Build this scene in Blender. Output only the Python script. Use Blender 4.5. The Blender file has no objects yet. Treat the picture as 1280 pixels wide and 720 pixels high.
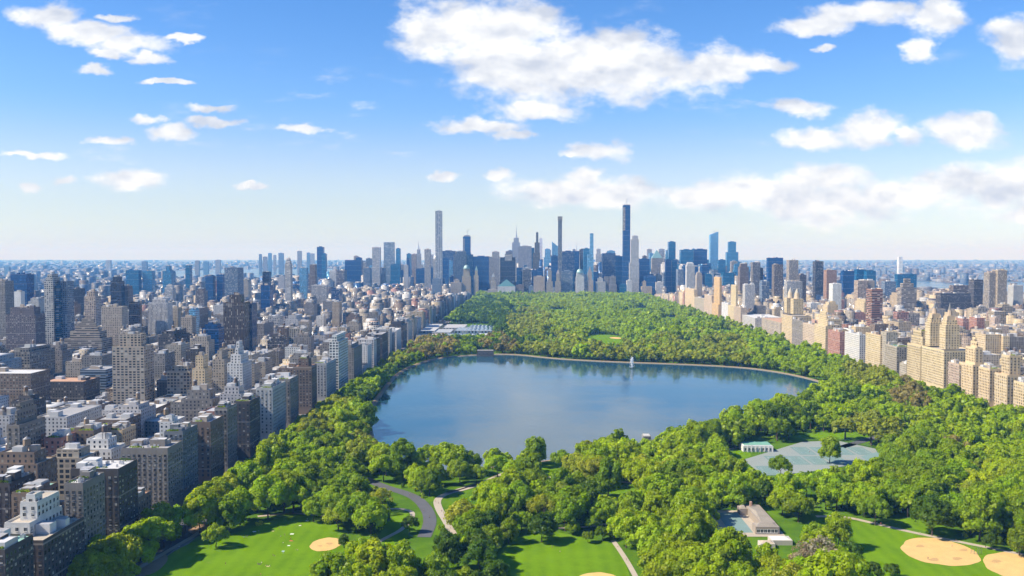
import bpy, bmesh, math, random
import numpy as np
from mathutils import Vector

random.seed(11)
RNG = np.random.default_rng(7)
scene = bpy.context.scene
COL = scene.collection
R = math.radians

# ------------------------------------------------------------------ light and air, tuned against the photograph
SKY_STRENGTH, SKY_SAT, SKY_TINT, SKY_VAL = 0.09, 1.3, (0.97, 0.91, 1.05, 1), (0.92, 1.2)
CLOUD_DARK, CLOUD_LIT = (4.4, 4.75, 5.5, 1), (7.6, 7.6, 7.5, 1)
HAZE, HAZE_COL = 6.6e-5, (0.17, 0.46, 1.0, 1)
SKY_LOW = (0.9, 0.985, 1.03, 1)
EXPOSURE = 0.74

# ------------------------------------------------------------------ camera
CAM_H, F = 180.0, 1100.0            # metres; focal length in pixels of the 1280 px wide photograph
YAW, PITCH = math.atan(20 / F), math.atan(40 / F)
cd = bpy.data.cameras.new('camera'); cam = bpy.data.objects.new('camera', cd); COL.objects.link(cam)
cam.location = (0, 0, CAM_H); cam.rotation_euler = (math.pi / 2 - PITCH, 0, YAW)
cd.sensor_width = 36; cd.lens = 36 * F / 1280; cd.clip_start = 1; cd.clip_end = 200000
scene.camera = cam
FW = np.array([-math.sin(YAW) * math.cos(PITCH), math.cos(YAW) * math.cos(PITCH), -math.sin(PITCH)])
RT = np.array([math.cos(YAW), math.sin(YAW), 0.0])
UP = np.cross(RT, FW)


def proj(x, y, z):
    """where a point of the place falls in the 1280 x 720 photograph"""
    d = np.array([x, y, z - CAM_H])
    w = d @ FW
    return 640 + F * (d @ RT) / w, 360 - F * (d @ UP) / w


def ray(px, py):
    return FW + RT * ((px - 640) / F) + UP * ((360 - py) / F)


def ground(px, py, z=0.0):
    d = ray(px, py); t = (z - CAM_H) / d[2]
    return d[0] * t, d[1] * t


def at(px, py, Y):
    """x and height of the point seen at (px, py) that stands Y metres down the avenue"""
    d = ray(px, py); t = Y / d[1]
    return d[0] * t, CAM_H + d[2] * t


def yat(px, X, py=450):
    """how far down the avenue the plane x = X is met at column px"""
    d = ray(px, py)
    return X / d[0] * d[1]


# ------------------------------------------------------------------ naming helpers
def tag(o, label=None, cat=None, group=None, kind=None):
    if label: o['label'] = label
    if cat: o['category'] = cat
    if group: o['group'] = group
    if kind: o['kind'] = kind
    return o


def empty(name, loc=(0, 0, 0)):
    o = bpy.data.objects.new(name, None); o.location = loc; o.empty_display_size = 2
    COL.objects.link(o)
    return o


def link(name, me, parent=None, loc=None):
    o = bpy.data.objects.new(name, me); COL.objects.link(o)
    if parent is not None: o.parent = parent
    if loc is not None: o.location = loc
    return o


ORD = ['leftmost', 'second from left', 'third from left', 'fourth from left', 'fifth from left', 'sixth from left', 'seventh from left',
       'eighth from left', 'ninth from left', 'tenth from left', 'eleventh from left', 'twelfth from left', 'thirteenth from left',
       'fourteenth from left', 'fifteenth from left', 'sixteenth from left', 'seventeenth from left', 'eighteenth from left',
       'nineteenth from left', 'twentieth from left', 'twenty-first from left', 'twenty-second from left', 'twenty-third from left']

# ------------------------------------------------------------------ node helpers


class NT:
    def __init__(self, nt): self.t = nt

    def n(self, typ, **kw):
        x = self.t.nodes.new(typ)
        for k, v in kw.items(): setattr(x, k, v)
        return x

    def put(self, sock, v):
        if isinstance(v, bpy.types.NodeSocket): self.t.links.new(v, sock)
        elif v is not None:
            if sock.type == 'VECTOR' and not isinstance(v, (int, float)): v = tuple(v)[:3]
            if sock.type == 'RGBA' and len(v) == 3: v = (*v, 1)
            sock.default_value = v

    def m(self, op, a, b=None, c=None, clamp=False):
        x = self.n('ShaderNodeMath', operation=op); x.use_clamp = clamp
        for i, v in enumerate((a, b, c)): self.put(x.inputs[i], v)
        return x.outputs[0]

    def vm(self, op, a, b=None, c=None):
        x = self.n('ShaderNodeVectorMath', operation=op)
        for i, v in enumerate((a, b, c)): self.put(x.inputs[i], v)
        return x.outputs['Value'] if op in ('LENGTH', 'DOT_PRODUCT') else x.outputs[0]

    def mix(self, fac, a, b, blend='MIX'):
        x = self.n('ShaderNodeMix', data_type='RGBA', blend_type=blend)
        self.put(x.inputs['Factor'], fac); self.put(x.inputs['A'], a); self.put(x.inputs['B'], b)
        return x.outputs['Result']

    def mixf(self, fac, a, b):
        x = self.n('ShaderNodeMix', data_type='FLOAT')
        self.put(x.inputs['Factor'], fac); self.put(x.inputs['A'], a); self.put(x.inputs['B'], b)
        return x.outputs['Result']

    def noise(self, vec, scale, detail=3, rough=0.55, out='Fac', dim='3D'):
        x = self.n('ShaderNodeTexNoise', noise_dimensions=dim)
        self.put(x.inputs['Vector'], vec); x.inputs['Scale'].default_value = scale
        x.inputs['Detail'].default_value = detail; x.inputs['Roughness'].default_value = rough
        return x.outputs[out]

    def ramp(self, fac, stops, interp='LINEAR'):
        x = self.n('ShaderNodeValToRGB'); self.put(x.inputs[0], fac); e = x.color_ramp.elements
        x.color_ramp.interpolation = interp
        while len(e) < len(stops): e.new(0.5)
        for el, (p, c) in zip(e, stops):
            el.position = p; el.color = c if len(c) == 4 else (*c, 1)
        return x.outputs[0]

    def attr(self, name):
        return self.n('ShaderNodeAttribute', attribute_name=name, attribute_type='GEOMETRY')

    def smooth(self, v, a, b):
        x = self.n('ShaderNodeMapRange', interpolation_type='SMOOTHSTEP'); self.put(x.inputs[0], v)
        x.inputs[1].default_value = a; x.inputs[2].default_value = b
        return x.outputs[0]


def new_mat(name):
    m = bpy.data.materials.new(name); m.use_nodes = True
    t = NT(m.node_tree); t.t.nodes.clear()
    out = t.n('ShaderNodeOutputMaterial')
    return m, t, out


def principled(t, out, color, rough=0.8, spec=0.3, metal=0.0, normal=None):
    b = t.n('ShaderNodeBsdfPrincipled')
    t.put(b.inputs['Base Color'], color); t.put(b.inputs['Roughness'], rough)
    t.put(b.inputs['Specular IOR Level'], spec); t.put(b.inputs['Metallic'], metal)
    if normal is not None: t.put(b.inputs['Normal'], normal)
    t.t.links.new(b.outputs[0], out.inputs['Surface'])
    return b


def objpos(t): return t.n('ShaderNodeTexCoord').outputs['Object']
def worldpos(t): return t.n('ShaderNodeNewGeometry').outputs['Position']


def tinted(t):
    a = t.attr('tint').outputs['Color']; o = t.n('ShaderNodeObjectInfo').outputs['Color']
    return t.mix(1.0, a, o, 'MULTIPLY')


MAT = {}


def facade_material():
    """walls with rows of windows: bay width, storey height and window size come with each face; u and v are metres"""
    m, t, out = new_mat('facade')
    uv = t.n('ShaderNodeUVMap', uv_map='UVMap').outputs[0]
    s = t.n('ShaderNodeSeparateXYZ'); t.put(s.inputs[0], uv)
    A = t.n('ShaderNodeSeparateXYZ'); t.put(A.inputs[0], t.attr('grid').outputs['Vector'])
    B = t.n('ShaderNodeSeparateXYZ'); t.put(B.inputs[0], t.attr('opening').outputs['Vector'])
    cu, cv = t.m('DIVIDE', s.outputs[0], A.outputs[0]), t.m('DIVIDE', s.outputs[1], A.outputs[1])
    fu, fv = t.m('FRACT', cu), t.m('FRACT', cv)
    iu, iv = t.m('FLOOR', cu), t.m('FLOOR', cv)
    wu = t.m('LESS_THAN', t.m('ABSOLUTE', t.m('SUBTRACT', fu, 0.5)), t.m('MULTIPLY', B.outputs[0], 0.5))
    wv = t.m('LESS_THAN', t.m('ABSOLUTE', t.m('SUBTRACT', fv, 0.52)), t.m('MULTIPLY', B.outputs[1], 0.5))
    win = t.m('MULTIPLY', wu, wv)
    c = t.n('ShaderNodeCombineXYZ'); t.put(c.inputs[0], iu); t.put(c.inputs[1], iv); t.put(c.inputs[2], A.outputs[2])
    wn = t.n('ShaderNodeTexWhiteNoise', noise_dimensions='3D'); t.put(wn.inputs['Vector'], c.outputs[0])
    rnd = wn.outputs['Value']
    gl = B.outputs[2]
    tint = tinted(t)
    pos = worldpos(t)
    n1 = t.noise(pos, 0.06, 4, 0.6); n2 = t.noise(pos, 0.9, 2, 0.6)
    streak = t.n('ShaderNodeMapping'); t.put(streak.inputs[0], pos); streak.inputs['Scale'].default_value = (0.5, 0.5, 0.03)
    n3 = t.noise(streak.outputs[0], 1.0, 3, 0.6)
    dirt = t.m('ADD', t.m('ADD', t.m('MULTIPLY', n1, 0.5), t.m('MULTIPLY', n2, 0.22)), t.m('ADD', t.m('MULTIPLY', n3, 0.45), 0.42))
    d3 = t.n('ShaderNodeCombineXYZ'); [t.put(d3.inputs[i], dirt) for i in range(3)]
    wall = t.vm('MULTIPLY', tint, d3.outputs[0])
    # belt course every sixth storey
    belt = t.m('LESS_THAN', t.m('FRACT', t.m('DIVIDE', t.m('ADD', cv, 2.0), 6.0)), 0.05)
    wall = t.mix(t.m('MULTIPLY', belt, 0.35), wall, (0.5, 0.46, 0.4, 1))
    dark = t.ramp(rnd, [(0.0, (0.012, 0.016, 0.02)), (0.5, (0.03, 0.038, 0.046)), (0.76, (0.06, 0.07, 0.08)), (0.78, (0.26, 0.24, 0.2)), (1, (0.36, 0.34, 0.3))])
    k = t.m('ADD', t.m('MULTIPLY', t.m('POWER', rnd, 2.0), 1.3), 0.55)  # random brighter panes: glints put into the glass colour
    k3 = t.n('ShaderNodeCombineXYZ'); [t.put(k3.inputs[i], k) for i in range(3)]
    curtain = t.vm('MULTIPLY', tint, k3.outputs[0])
    wcol = t.mix(gl, dark, curtain)
    mull = t.mix(gl, wall, t.vm('MULTIPLY', wall, (1.5, 1.5, 1.45)))
    base = t.mix(win, mull, wcol)
    rough = t.mixf(win, 0.85, t.mixf(rnd, 0.08, 0.28))
    metal = t.m('MULTIPLY', t.m('MULTIPLY', win, gl), 0.35)
    spec = t.mixf(win, 0.25, 0.6)
    principled(t, out, base, rough, spec, metal)
    return m


def simple_mat(name, color=None, rough=0.85, spec=0.25, var=0.5, scale=0.25, scale2=2.0, metal=0.0):
    """a surface of one colour with blotches of wear; colour None takes the face's own tint"""
    m, t, out = new_mat(name)
    pos = worldpos(t)
    n = t.m('ADD', t.m('MULTIPLY', t.noise(pos, scale, 4, 0.6), 0.65), t.m('MULTIPLY', t.noise(pos, scale2, 3, 0.6), 0.35))
    k = t.m('ADD', t.m('MULTIPLY', t.m('SUBTRACT', n, 0.5), var * 2), 1.0)
    k3 = t.n('ShaderNodeCombineXYZ'); [t.put(k3.inputs[i], k) for i in range(3)]
    base = tinted(t) if color is None else (*color, 1)
    principled(t, out, t.vm('MULTIPLY', base, k3.outputs[0]), rough, spec, metal)
    return m


def foliage_material():
    m, t, out = new_mat('foliage')
    col = tinted(t)
    d = t.n('ShaderNodeBsdfDiffuse'); t.put(d.inputs[0], col)
    tr = t.n('ShaderNodeBsdfTranslucent'); t.put(tr.inputs[0], t.vm('MULTIPLY', col, (1.22, 1.15, 0.35)))
    g = t.n('ShaderNodeBsdfGlossy'); g.inputs['Roughness'].default_value = 0.45; g.inputs[0].default_value = (0.9, 0.95, 0.8, 1)
    a = t.n('ShaderNodeMixShader'); a.inputs[0].default_value = 0.5
    t.t.links.new(d.outputs[0], a.inputs[1]); t.t.links.new(tr.outputs[0], a.inputs[2])
    b = t.n('ShaderNodeMixShader'); b.inputs[0].default_value = 0.012
    t.t.links.new(a.outputs[0], b.inputs[1]); t.t.links.new(g.outputs[0], b.inputs[2])
    t.t.links.new(b.outputs[0], out.inputs['Surface'])
    return m


def grass_material(name, c1, c2, c3, mow=0.0):
    m, t, out = new_mat(name)
    pos = worldpos(t)
    n1 = t.noise(pos, 0.03, 6, 0.68); n2 = t.noise(pos, 0.4, 5, 0.7)
    base = t.mix(t.smooth(n1, 0.38, 0.64), (*c1, 1), (*c2, 1))
    base = t.mix(t.m('MULTIPLY', t.smooth(n2, 0.5, 0.75), 0.6), base, (*c3, 1))
    worn = t.smooth(t.noise(pos, 0.09, 5, 0.7), 0.62, 0.78)
    base = t.mix(t.m('MULTIPLY', worn, 0.5), base, (0.2, 0.2, 0.05, 1))
    if mow:
        w = t.n('ShaderNodeTexWave', wave_type='BANDS'); t.put(w.inputs[0], pos); w.inputs['Scale'].default_value = 0.035
        w.inputs['Distortion'].default_value = 0.6
        base = t.mix(t.m('MULTIPLY', w.outputs['Fac'], mow), base, (*[x * 1.35 for x in c2], 1))
    bmp = t.n('ShaderNodeBump'); bmp.inputs['Strength'].default_value = 0.5; bmp.inputs['Distance'].default_value = 0.3
    t.put(bmp.inputs['Height'], t.noise(pos, 1.5, 4, 0.7))
    principled(t, out, base, 1.0, 0.0, 0, bmp.outputs[0])
    return m


def water_material(name, deep, bump, rough, scale):
    m, t, out = new_mat(name)
    pos = worldpos(t)
    mp = t.n('ShaderNodeMapping'); t.put(mp.inputs[0], pos); mp.inputs['Rotation'].default_value = (0, 0, 0.5); mp.inputs['Scale'].default_value = (1, 0.45, 1)
    n = t.m('ADD', t.noise(mp.outputs[0], scale, 4, 0.6), t.m('MULTIPLY', t.noise(mp.outputs[0], scale * 0.2, 2, 0.5), 1.5))
    gust = t.n('ShaderNodeMapping'); t.put(gust.inputs[0], pos); gust.inputs['Scale'].default_value = (0.3, 0.9, 1); gust.inputs['Rotation'].default_value = (0, 0, 0.12)
    g = t.smooth(t.noise(gust.outputs[0], 0.011, 4, 0.6), 0.35, 0.7)
    bmp = t.n('ShaderNodeBump'); bmp.inputs['Distance'].default_value = bump
    t.put(bmp.inputs['Strength'], t.mixf(g, 0.12, 1.0)); t.put(bmp.inputs['Height'], n)
    b = principled(t, out, (*deep, 1), t.mixf(g, rough, rough * 1.8), 0.5, 0, bmp.outputs[0])
    b.inputs['IOR'].default_value = 1.333
    return m


MAT['facade'] = facade_material()
MAT['roof'] = simple_mat('roof_covering', None, 0.85, 0.2, 0.45, 0.12, 0.8)
MAT['plain'] = simple_mat('painted_masonry', None, 0.8, 0.25, 0.3, 0.2, 2.0)
MAT['metal'] = simple_mat('weathered_metal', None, 0.45, 0.5, 0.3, 0.3, 2.0, 0.6)
MAT['foliage'] = foliage_material()
MAT['bark'] = simple_mat('bark', (0.09, 0.07, 0.05), 0.95, 0.1, 0.6, 1.5, 6.0)
MAT['pane'] = simple_mat('window_glass', None, 0.08, 0.6, 0.6, 0.35, 0.6)
MAT['grass'] = grass_material('park_grass', (0.06, 0.13, 0.008), (0.1, 0.19, 0.009), (0.14, 0.16, 0.02))
MAT['lawn'] = grass_material('mown_lawn', (0.092, 0.178, 0.004), (0.122, 0.222, 0.005), (0.16, 0.25, 0.01), 0.25)
MAT['sand'] = simple_mat('infield_sand', (0.60, 0.385, 0.145), 0.95, 0.1, 0.3, 0.15, 1.5)
MAT['scuff'] = simple_mat('scuffed_sand', (0.46, 0.29, 0.12), 0.95, 0.1, 0.3, 0.3, 1.5)
MAT['path'] = simple_mat('path_paving', (0.4, 0.34, 0.26), 0.9, 0.15, 0.25, 0.3, 2.0)
MAT['dirt'] = simple_mat('bare_earth', (0.3, 0.2, 0.12), 0.95, 0.1, 0.4, 0.2, 1.5)
MAT['asphalt'] = simple_mat('asphalt', (0.1, 0.1, 0.105), 0.9, 0.2, 0.3, 0.15, 2.0)
MAT['court'] = simple_mat('court_surface', (0.24, 0.265, 0.235), 0.9, 0.2, 0.14, 0.08, 1.0)
MAT['bluecourt'] = simple_mat('play_court_surface', (0.17, 0.25, 0.23), 0.9, 0.2, 0.2, 0.1, 1.0)
MAT['courtgreen'] = simple_mat('tennis_green', (0.15, 0.225, 0.2), 0.9, 0.2, 0.2, 0.1, 1.0)
MAT['line'] = simple_mat('court_paint', (0.5, 0.52, 0.5), 0.8, 0.2, 0.1)
MAT['stone'] = simple_mat('bank_stone', (0.2, 0.17, 0.115), 0.9, 0.15, 0.35, 0.3, 2.5)
MAT['pavement'] = simple_mat('city_pavement', (0.2, 0.19, 0.18), 0.9, 0.15, 0.4, 0.03, 0.5)
MAT['reservoir'] = water_material('reservoir_water', (0.016, 0.065, 0.1), 0.25, 0.06, 0.22)
MAT['river'] = water_material('river_water', (0.03, 0.07, 0.1), 0.6, 0.15, 0.05)


def ground_material():
    m, t, out = new_mat('city_ground')
    pos = worldpos(t)
    n1 = t.noise(pos, 0.0012, 5, 0.65); n2 = t.noise(pos, 0.012, 3, 0.6)
    c = t.mix(t.smooth(n2, 0.35, 0.65), (0.1, 0.1, 0.1, 1), (0.24, 0.22, 0.2, 1))
    c = t.mix(t.smooth(n1, 0.52, 0.66), c, (0.06, 0.1, 0.03, 1))
    principled(t, out, c, 0.95, 0.1)
    return m


MAT['ground'] = ground_material()


def cloth_mat():
    return simple_mat('cloth', None, 0.9, 0.1, 0.1)


MAT['cloth'] = cloth_mat()
m, t, out = new_mat('fountain_spray')
a = t.n('ShaderNodeBsdfDiffuse'); a.inputs[0].default_value = (0.9, 0.93, 0.95, 1)
b = t.n('ShaderNodeBsdfTranslucent'); b.inputs[0].default_value = (0.9, 0.93, 0.95, 1)
x = t.n('ShaderNodeMixShader'); t.t.links.new(a.outputs[0], x.inputs[1]); t.t.links.new(b.outputs[0], x.inputs[2]); t.t.links.new(x.outputs[0], out.inputs[0])
MAT['spray'] = m

# ------------------------------------------------------------------ mesh builder


class MB:
    """collects polygons with uv in metres and per-face colour, window grid and opening; build() makes ONE mesh object"""

    def __init__(self, mats):
        self.mats = mats; self.v = []; self.f = []; self.uv = []; self.mi = []; self.tint = []; self.grid = []; self.opening = []

    def poly(self, pts, mat, tint=(1, 1, 1), uv=None, grid=(4, 3.3, 0), opening=(0, 0, 0)):
        n = len(self.v); self.v.extend(pts); self.f.append(tuple(range(n, n + len(pts))))
        self.uv.extend(uv or [(0, 0)] * len(pts)); self.mi.append(self.mats.index(mat)); self.tint.append(tint)
        self.grid.append(grid); self.opening.append(opening)

    def walls(self, ring, z0, z1, mat, tint, grid=(4, 3.3, 0), opening=(0, 0, 0), ring2=None, closed=True):
        """vertical (or tapering, with ring2) walls over a ring of (x, y), counter-clockwise"""
        ring2 = ring2 or ring; u = 0.0; n = len(ring)
        for i in range(n if closed else n - 1):
            a, b = ring[i], ring[(i + 1) % n]; a2, b2 = ring2[i], ring2[(i + 1) % n]
            L = math.hypot(b[0] - a[0], b[1] - a[1])
            nb = max(1, round(L / grid[0])); g = (L / nb, grid[1], grid[2] + i * 0.37) if L > 0.1 else grid
            self.poly([(a[0], a[1], z0), (b[0], b[1], z0), (b2[0], b2[1], z1), (a2[0], a2[1], z1)], mat, tint,
                      [(0, 0), (L, 0), (L, z1 - z0), (0, z1 - z0)], g, opening)

    def cap(self, ring, z, mat, tint, down=False):
        r = ring[::-1] if down else ring
        self.poly([(p[0], p[1], z) for p in r], mat, tint, [(p[0], p[1]) for p in r])

    def box(self, x0, x1, y0, y1, z0, z1, mat, tint, top=None, toptint=None, grid=(4, 3.3, 0), opening=(0, 0, 0), bottom=False):
        ring = rect(x0, x1, y0, y1)
        self.walls(ring, z0, z1, mat, tint, grid, opening)
        self.cap(ring, z1, top or mat, toptint or tint)
        if bottom: self.cap(ring, z0, mat, tint, True)

    def cyl(self, cx, cy, r, z0, z1, mat, tint, n=10, r2=None, cap=True, ang=0.0, **kw):
        r2 = r if r2 is None else r2
        a = [(cx + r * math.cos(ang + 2 * math.pi * i / n), cy + r * math.sin(ang + 2 * math.pi * i / n)) for i in range(n)]
        b = [(cx + r2 * math.cos(ang + 2 * math.pi * i / n), cy + r2 * math.sin(ang + 2 * math.pi * i / n)) for i in range(n)]
        self.walls(a, z0, z1, mat, tint, ring2=b, **kw)
        if cap and r2 > 0.02: self.cap(b, z1, mat, tint)

    def bar(self, a, b, w, mat, tint):
        a, b = Vector(a), Vector(b); d = (b - a).normalized()
        s = d.cross(Vector((0, 0, 1))); s = s.normalized() if s.length > 1e-3 else Vector((1, 0, 0)); u = s.cross(d)
        q = [s * w / 2 + u * w / 2, -s * w / 2 + u * w / 2, -s * w / 2 - u * w / 2, s * w / 2 - u * w / 2]
        for i in range(4):
            j = (i + 1) % 4
            self.poly([tuple(a + q[i]), tuple(a + q[j]), tuple(b + q[j]), tuple(b + q[i])], mat, tint)
        self.poly([tuple(b + x) for x in q], mat, tint); self.poly([tuple(a + x) for x in q[::-1]], mat, tint)

    def build(self, name, parent=None, loc=None, origin=(0, 0, 0)):
        me = bpy.data.meshes.new(name)
        o0 = origin
        me.from_pydata([(p[0] - o0[0], p[1] - o0[1], p[2] - o0[2]) for p in self.v], [], self.f)
        for k in self.mats: me.materials.append(MAT[k])
        me.polygons.foreach_set('material_index', self.mi)
        l = me.uv_layers.new(name='UVMap'); l.data.foreach_set('uv', np.array(self.uv, dtype=np.float32).ravel())
        a = me.attributes.new('tint', 'FLOAT_COLOR', 'FACE'); a.data.foreach_set('color', np.array([(*c, 1) for c in self.tint], dtype=np.float32).ravel())
        a = me.attributes.new('grid', 'FLOAT_VECTOR', 'FACE'); a.data.foreach_set('vector', np.array(self.grid, dtype=np.float32).ravel())
        a = me.attributes.new('opening', 'FLOAT_VECTOR', 'FACE'); a.data.foreach_set('vector', np.array(self.opening, dtype=np.float32).ravel())
        return link(name, me, parent, loc)


def rect(x0, x1, y0, y1): return [(x0, y0), (x1, y0), (x1, y1), (x0, y1)]


def inset(ring, d):
    """shrink an axis-parallel or convex ring about its middle by about d metres"""
    cx = sum(p[0] for p in ring) / len(ring); cy = sum(p[1] for p in ring) / len(ring)
    out = []
    for x, y in ring:
        L = math.hypot(x - cx, y - cy) or 1
        kx = d if abs(x - cx) > d else 0; ky = d if abs(y - cy) > d else 0
        out.append((x - math.copysign(kx, x - cx), y - math.copysign(ky, y - cy)) if len(ring) == 4 else (x - (x - cx) / L * d, y - (y - cy) / L * d))
    return out


def array_mesh(name, verts, quads, tint=None, mat='foliage', mats=None, mi=None, uv=None, grid=None, opening=None):
    me = bpy.data.meshes.new(name)
    nv, nq = len(verts), len(quads)
    me.vertices.add(nv); me.vertices.foreach_set('co', np.ascontiguousarray(verts, dtype=np.float32).ravel())
    me.loops.add(nq * 4); me.loops.foreach_set('vertex_index', np.ascontiguousarray(quads, dtype=np.int32).ravel())
    me.polygons.add(nq); me.polygons.foreach_set('loop_start', np.arange(0, nq * 4, 4, dtype=np.int32))
    for k in (mats or [mat]): me.materials.append(MAT[k])
    if mi is not None: me.polygons.foreach_set('material_index', np.asarray(mi, dtype=np.int32))
    if uv is not None:
        l = me.uv_layers.new(name='UVMap'); l.data.foreach_set('uv', np.ascontiguousarray(uv, dtype=np.float32).ravel())
    if tint is not None:
        a = me.attributes.new('tint', 'FLOAT_COLOR', 'FACE')
        c = np.ones((nq, 4), dtype=np.float32); c[:, :3] = tint; a.data.foreach_set('color', c.ravel())
    for nm, arr in (('grid', grid), ('opening', opening)):
        if arr is not None:
            a = me.attributes.new(nm, 'FLOAT_VECTOR', 'FACE'); a.data.foreach_set('vector', np.ascontiguousarray(arr, dtype=np.float32).ravel())
    me.update(calc_edges=True)
    return me


def sheet(name, pts, z, mat, kind='structure', label=None):
    me = bpy.data.meshes.new(name)
    bm = bmesh.new()
    vs = [bm.verts.new((p[0], p[1], z)) for p in pts]
    f = bm.faces.new(vs)
    bm.normal_update()
    if f.normal.z < 0: f.normal_flip()
    bmesh.ops.triangulate(bm, faces=[f])
    bm.to_mesh(me); bm.free()
    me.materials.append(MAT[mat])
    o = link(name, me); o['kind'] = kind
    if label: o['label'] = label
    return o


def smooth_ring(pts, n=4):
    """Chaikin corner cutting on a closed ring"""
    for _ in range(n):
        q = []
        for i in range(len(pts)):
            a, b = pts[i], pts[(i + 1) % len(pts)]
            q += [(a[0] * .75 + b[0] * .25, a[1] * .75 + b[1] * .25), (a[0] * .25 + b[0] * .75, a[1] * .25 + b[1] * .75)]
        pts = q
    return pts


def smooth_line(pts, n=3):
    for _ in range(n):
        q = [pts[0]]
        for a, b in zip(pts, pts[1:]):
            q += [(a[0] * .75 + b[0] * .25, a[1] * .75 + b[1] * .25), (a[0] * .25 + b[0] * .75, a[1] * .25 + b[1] * .75)]
        pts = q + [pts[-1]]
    return pts


def strip(name, pts, width, z, mat):
    """a path or road: a ribbon of the given width along a line of ground points"""
    pts = smooth_line(pts); v, q = [], []
    for i, p in enumerate(pts):
        a, b = pts[max(i - 1, 0)], pts[min(i + 1, len(pts) - 1)]
        d = math.hypot(b[0] - a[0], b[1] - a[1]) or 1
        nx, ny = -(b[1] - a[1]) / d, (b[0] - a[0]) / d
        v += [(p[0] + nx * width / 2, p[1] + ny * width / 2, z), (p[0] - nx * width / 2, p[1] - ny * width / 2, z)]
    q = [(2 * i, 2 * i + 1, 2 * i + 3, 2 * i + 2) for i in range(len(pts) - 1)]
    me = bpy.data.meshes.new(name); me.from_pydata(v, [], q); me.materials.append(MAT[mat])
    o = link(name, me); o['kind'] = 'structure'
    return o


def inside(pts, x, y):
    """points x, y (arrays) inside the polygon"""
    x, y = np.asarray(x, float), np.asarray(y, float); r = np.zeros(x.shape, bool)
    n = len(pts)
    for i in range(n):
        (x1, y1), (x2, y2) = pts[i], pts[(i + 1) % n]
        if y1 == y2: continue
        r ^= ((y1 > y) != (y2 > y)) & (x < (x2 - x1) * (y - y1) / (y2 - y1) + x1)
    return r


G = lambda pts, z=0.0: [ground(px, py, z) for px, py in pts]

# ------------------------------------------------------------------ sky, sun, air
SUN_EL, SUN_BACK = R(43), R(14)          # from the left of the avenues, a little behind the camera
world = bpy.data.worlds.new('World'); scene.world = world; world.use_nodes = True
w = NT(world.node_tree); w.t.nodes.clear()
gen = w.n('ShaderNodeTexCoord').outputs['Generated']
sp = w.n('ShaderNodeSeparateXYZ'); w.put(sp.inputs[0], gen)
zc = w.m('MAXIMUM', sp.outputs[2], 0.012)
cv_ = w.n('ShaderNodeCombineXYZ'); w.put(cv_.inputs[0], sp.outputs[0]); w.put(cv_.inputs[1], sp.outputs[1]); w.put(cv_.inputs[2], zc)
sky = w.n('ShaderNodeTexSky', sky_type='NISHITA'); sky.sun_disc = False
sky.sun_elevation = SUN_EL; sky.sun_rotation = math.atan2(-math.cos(SUN_BACK), -math.sin(SUN_BACK))
sky.air_density = 1.0; sky.dust_density = 0.25; sky.ozone_density = 3.0; sky.altitude = 200
w.put(sky.inputs['Vector'], cv_.outputs[0])
hs = w.n('ShaderNodeHueSaturation'); w.put(hs.inputs['Saturation'], w.mixf(w.smooth(sp.outputs[2], 0.0, 0.17), 0.45, SKY_SAT)); w.put(hs.inputs['Value'], w.mixf(w.smooth(sp.outputs[2], 0.0, 0.2), *SKY_VAL))
w.put(hs.inputs['Color'], sky.outputs[0])
skycol = w.mix(1.0, hs.outputs[0], w.mix(w.smooth(sp.outputs[2], 0.0, 0.14), SKY_LOW, SKY_TINT), 'MULTIPLY')
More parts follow.
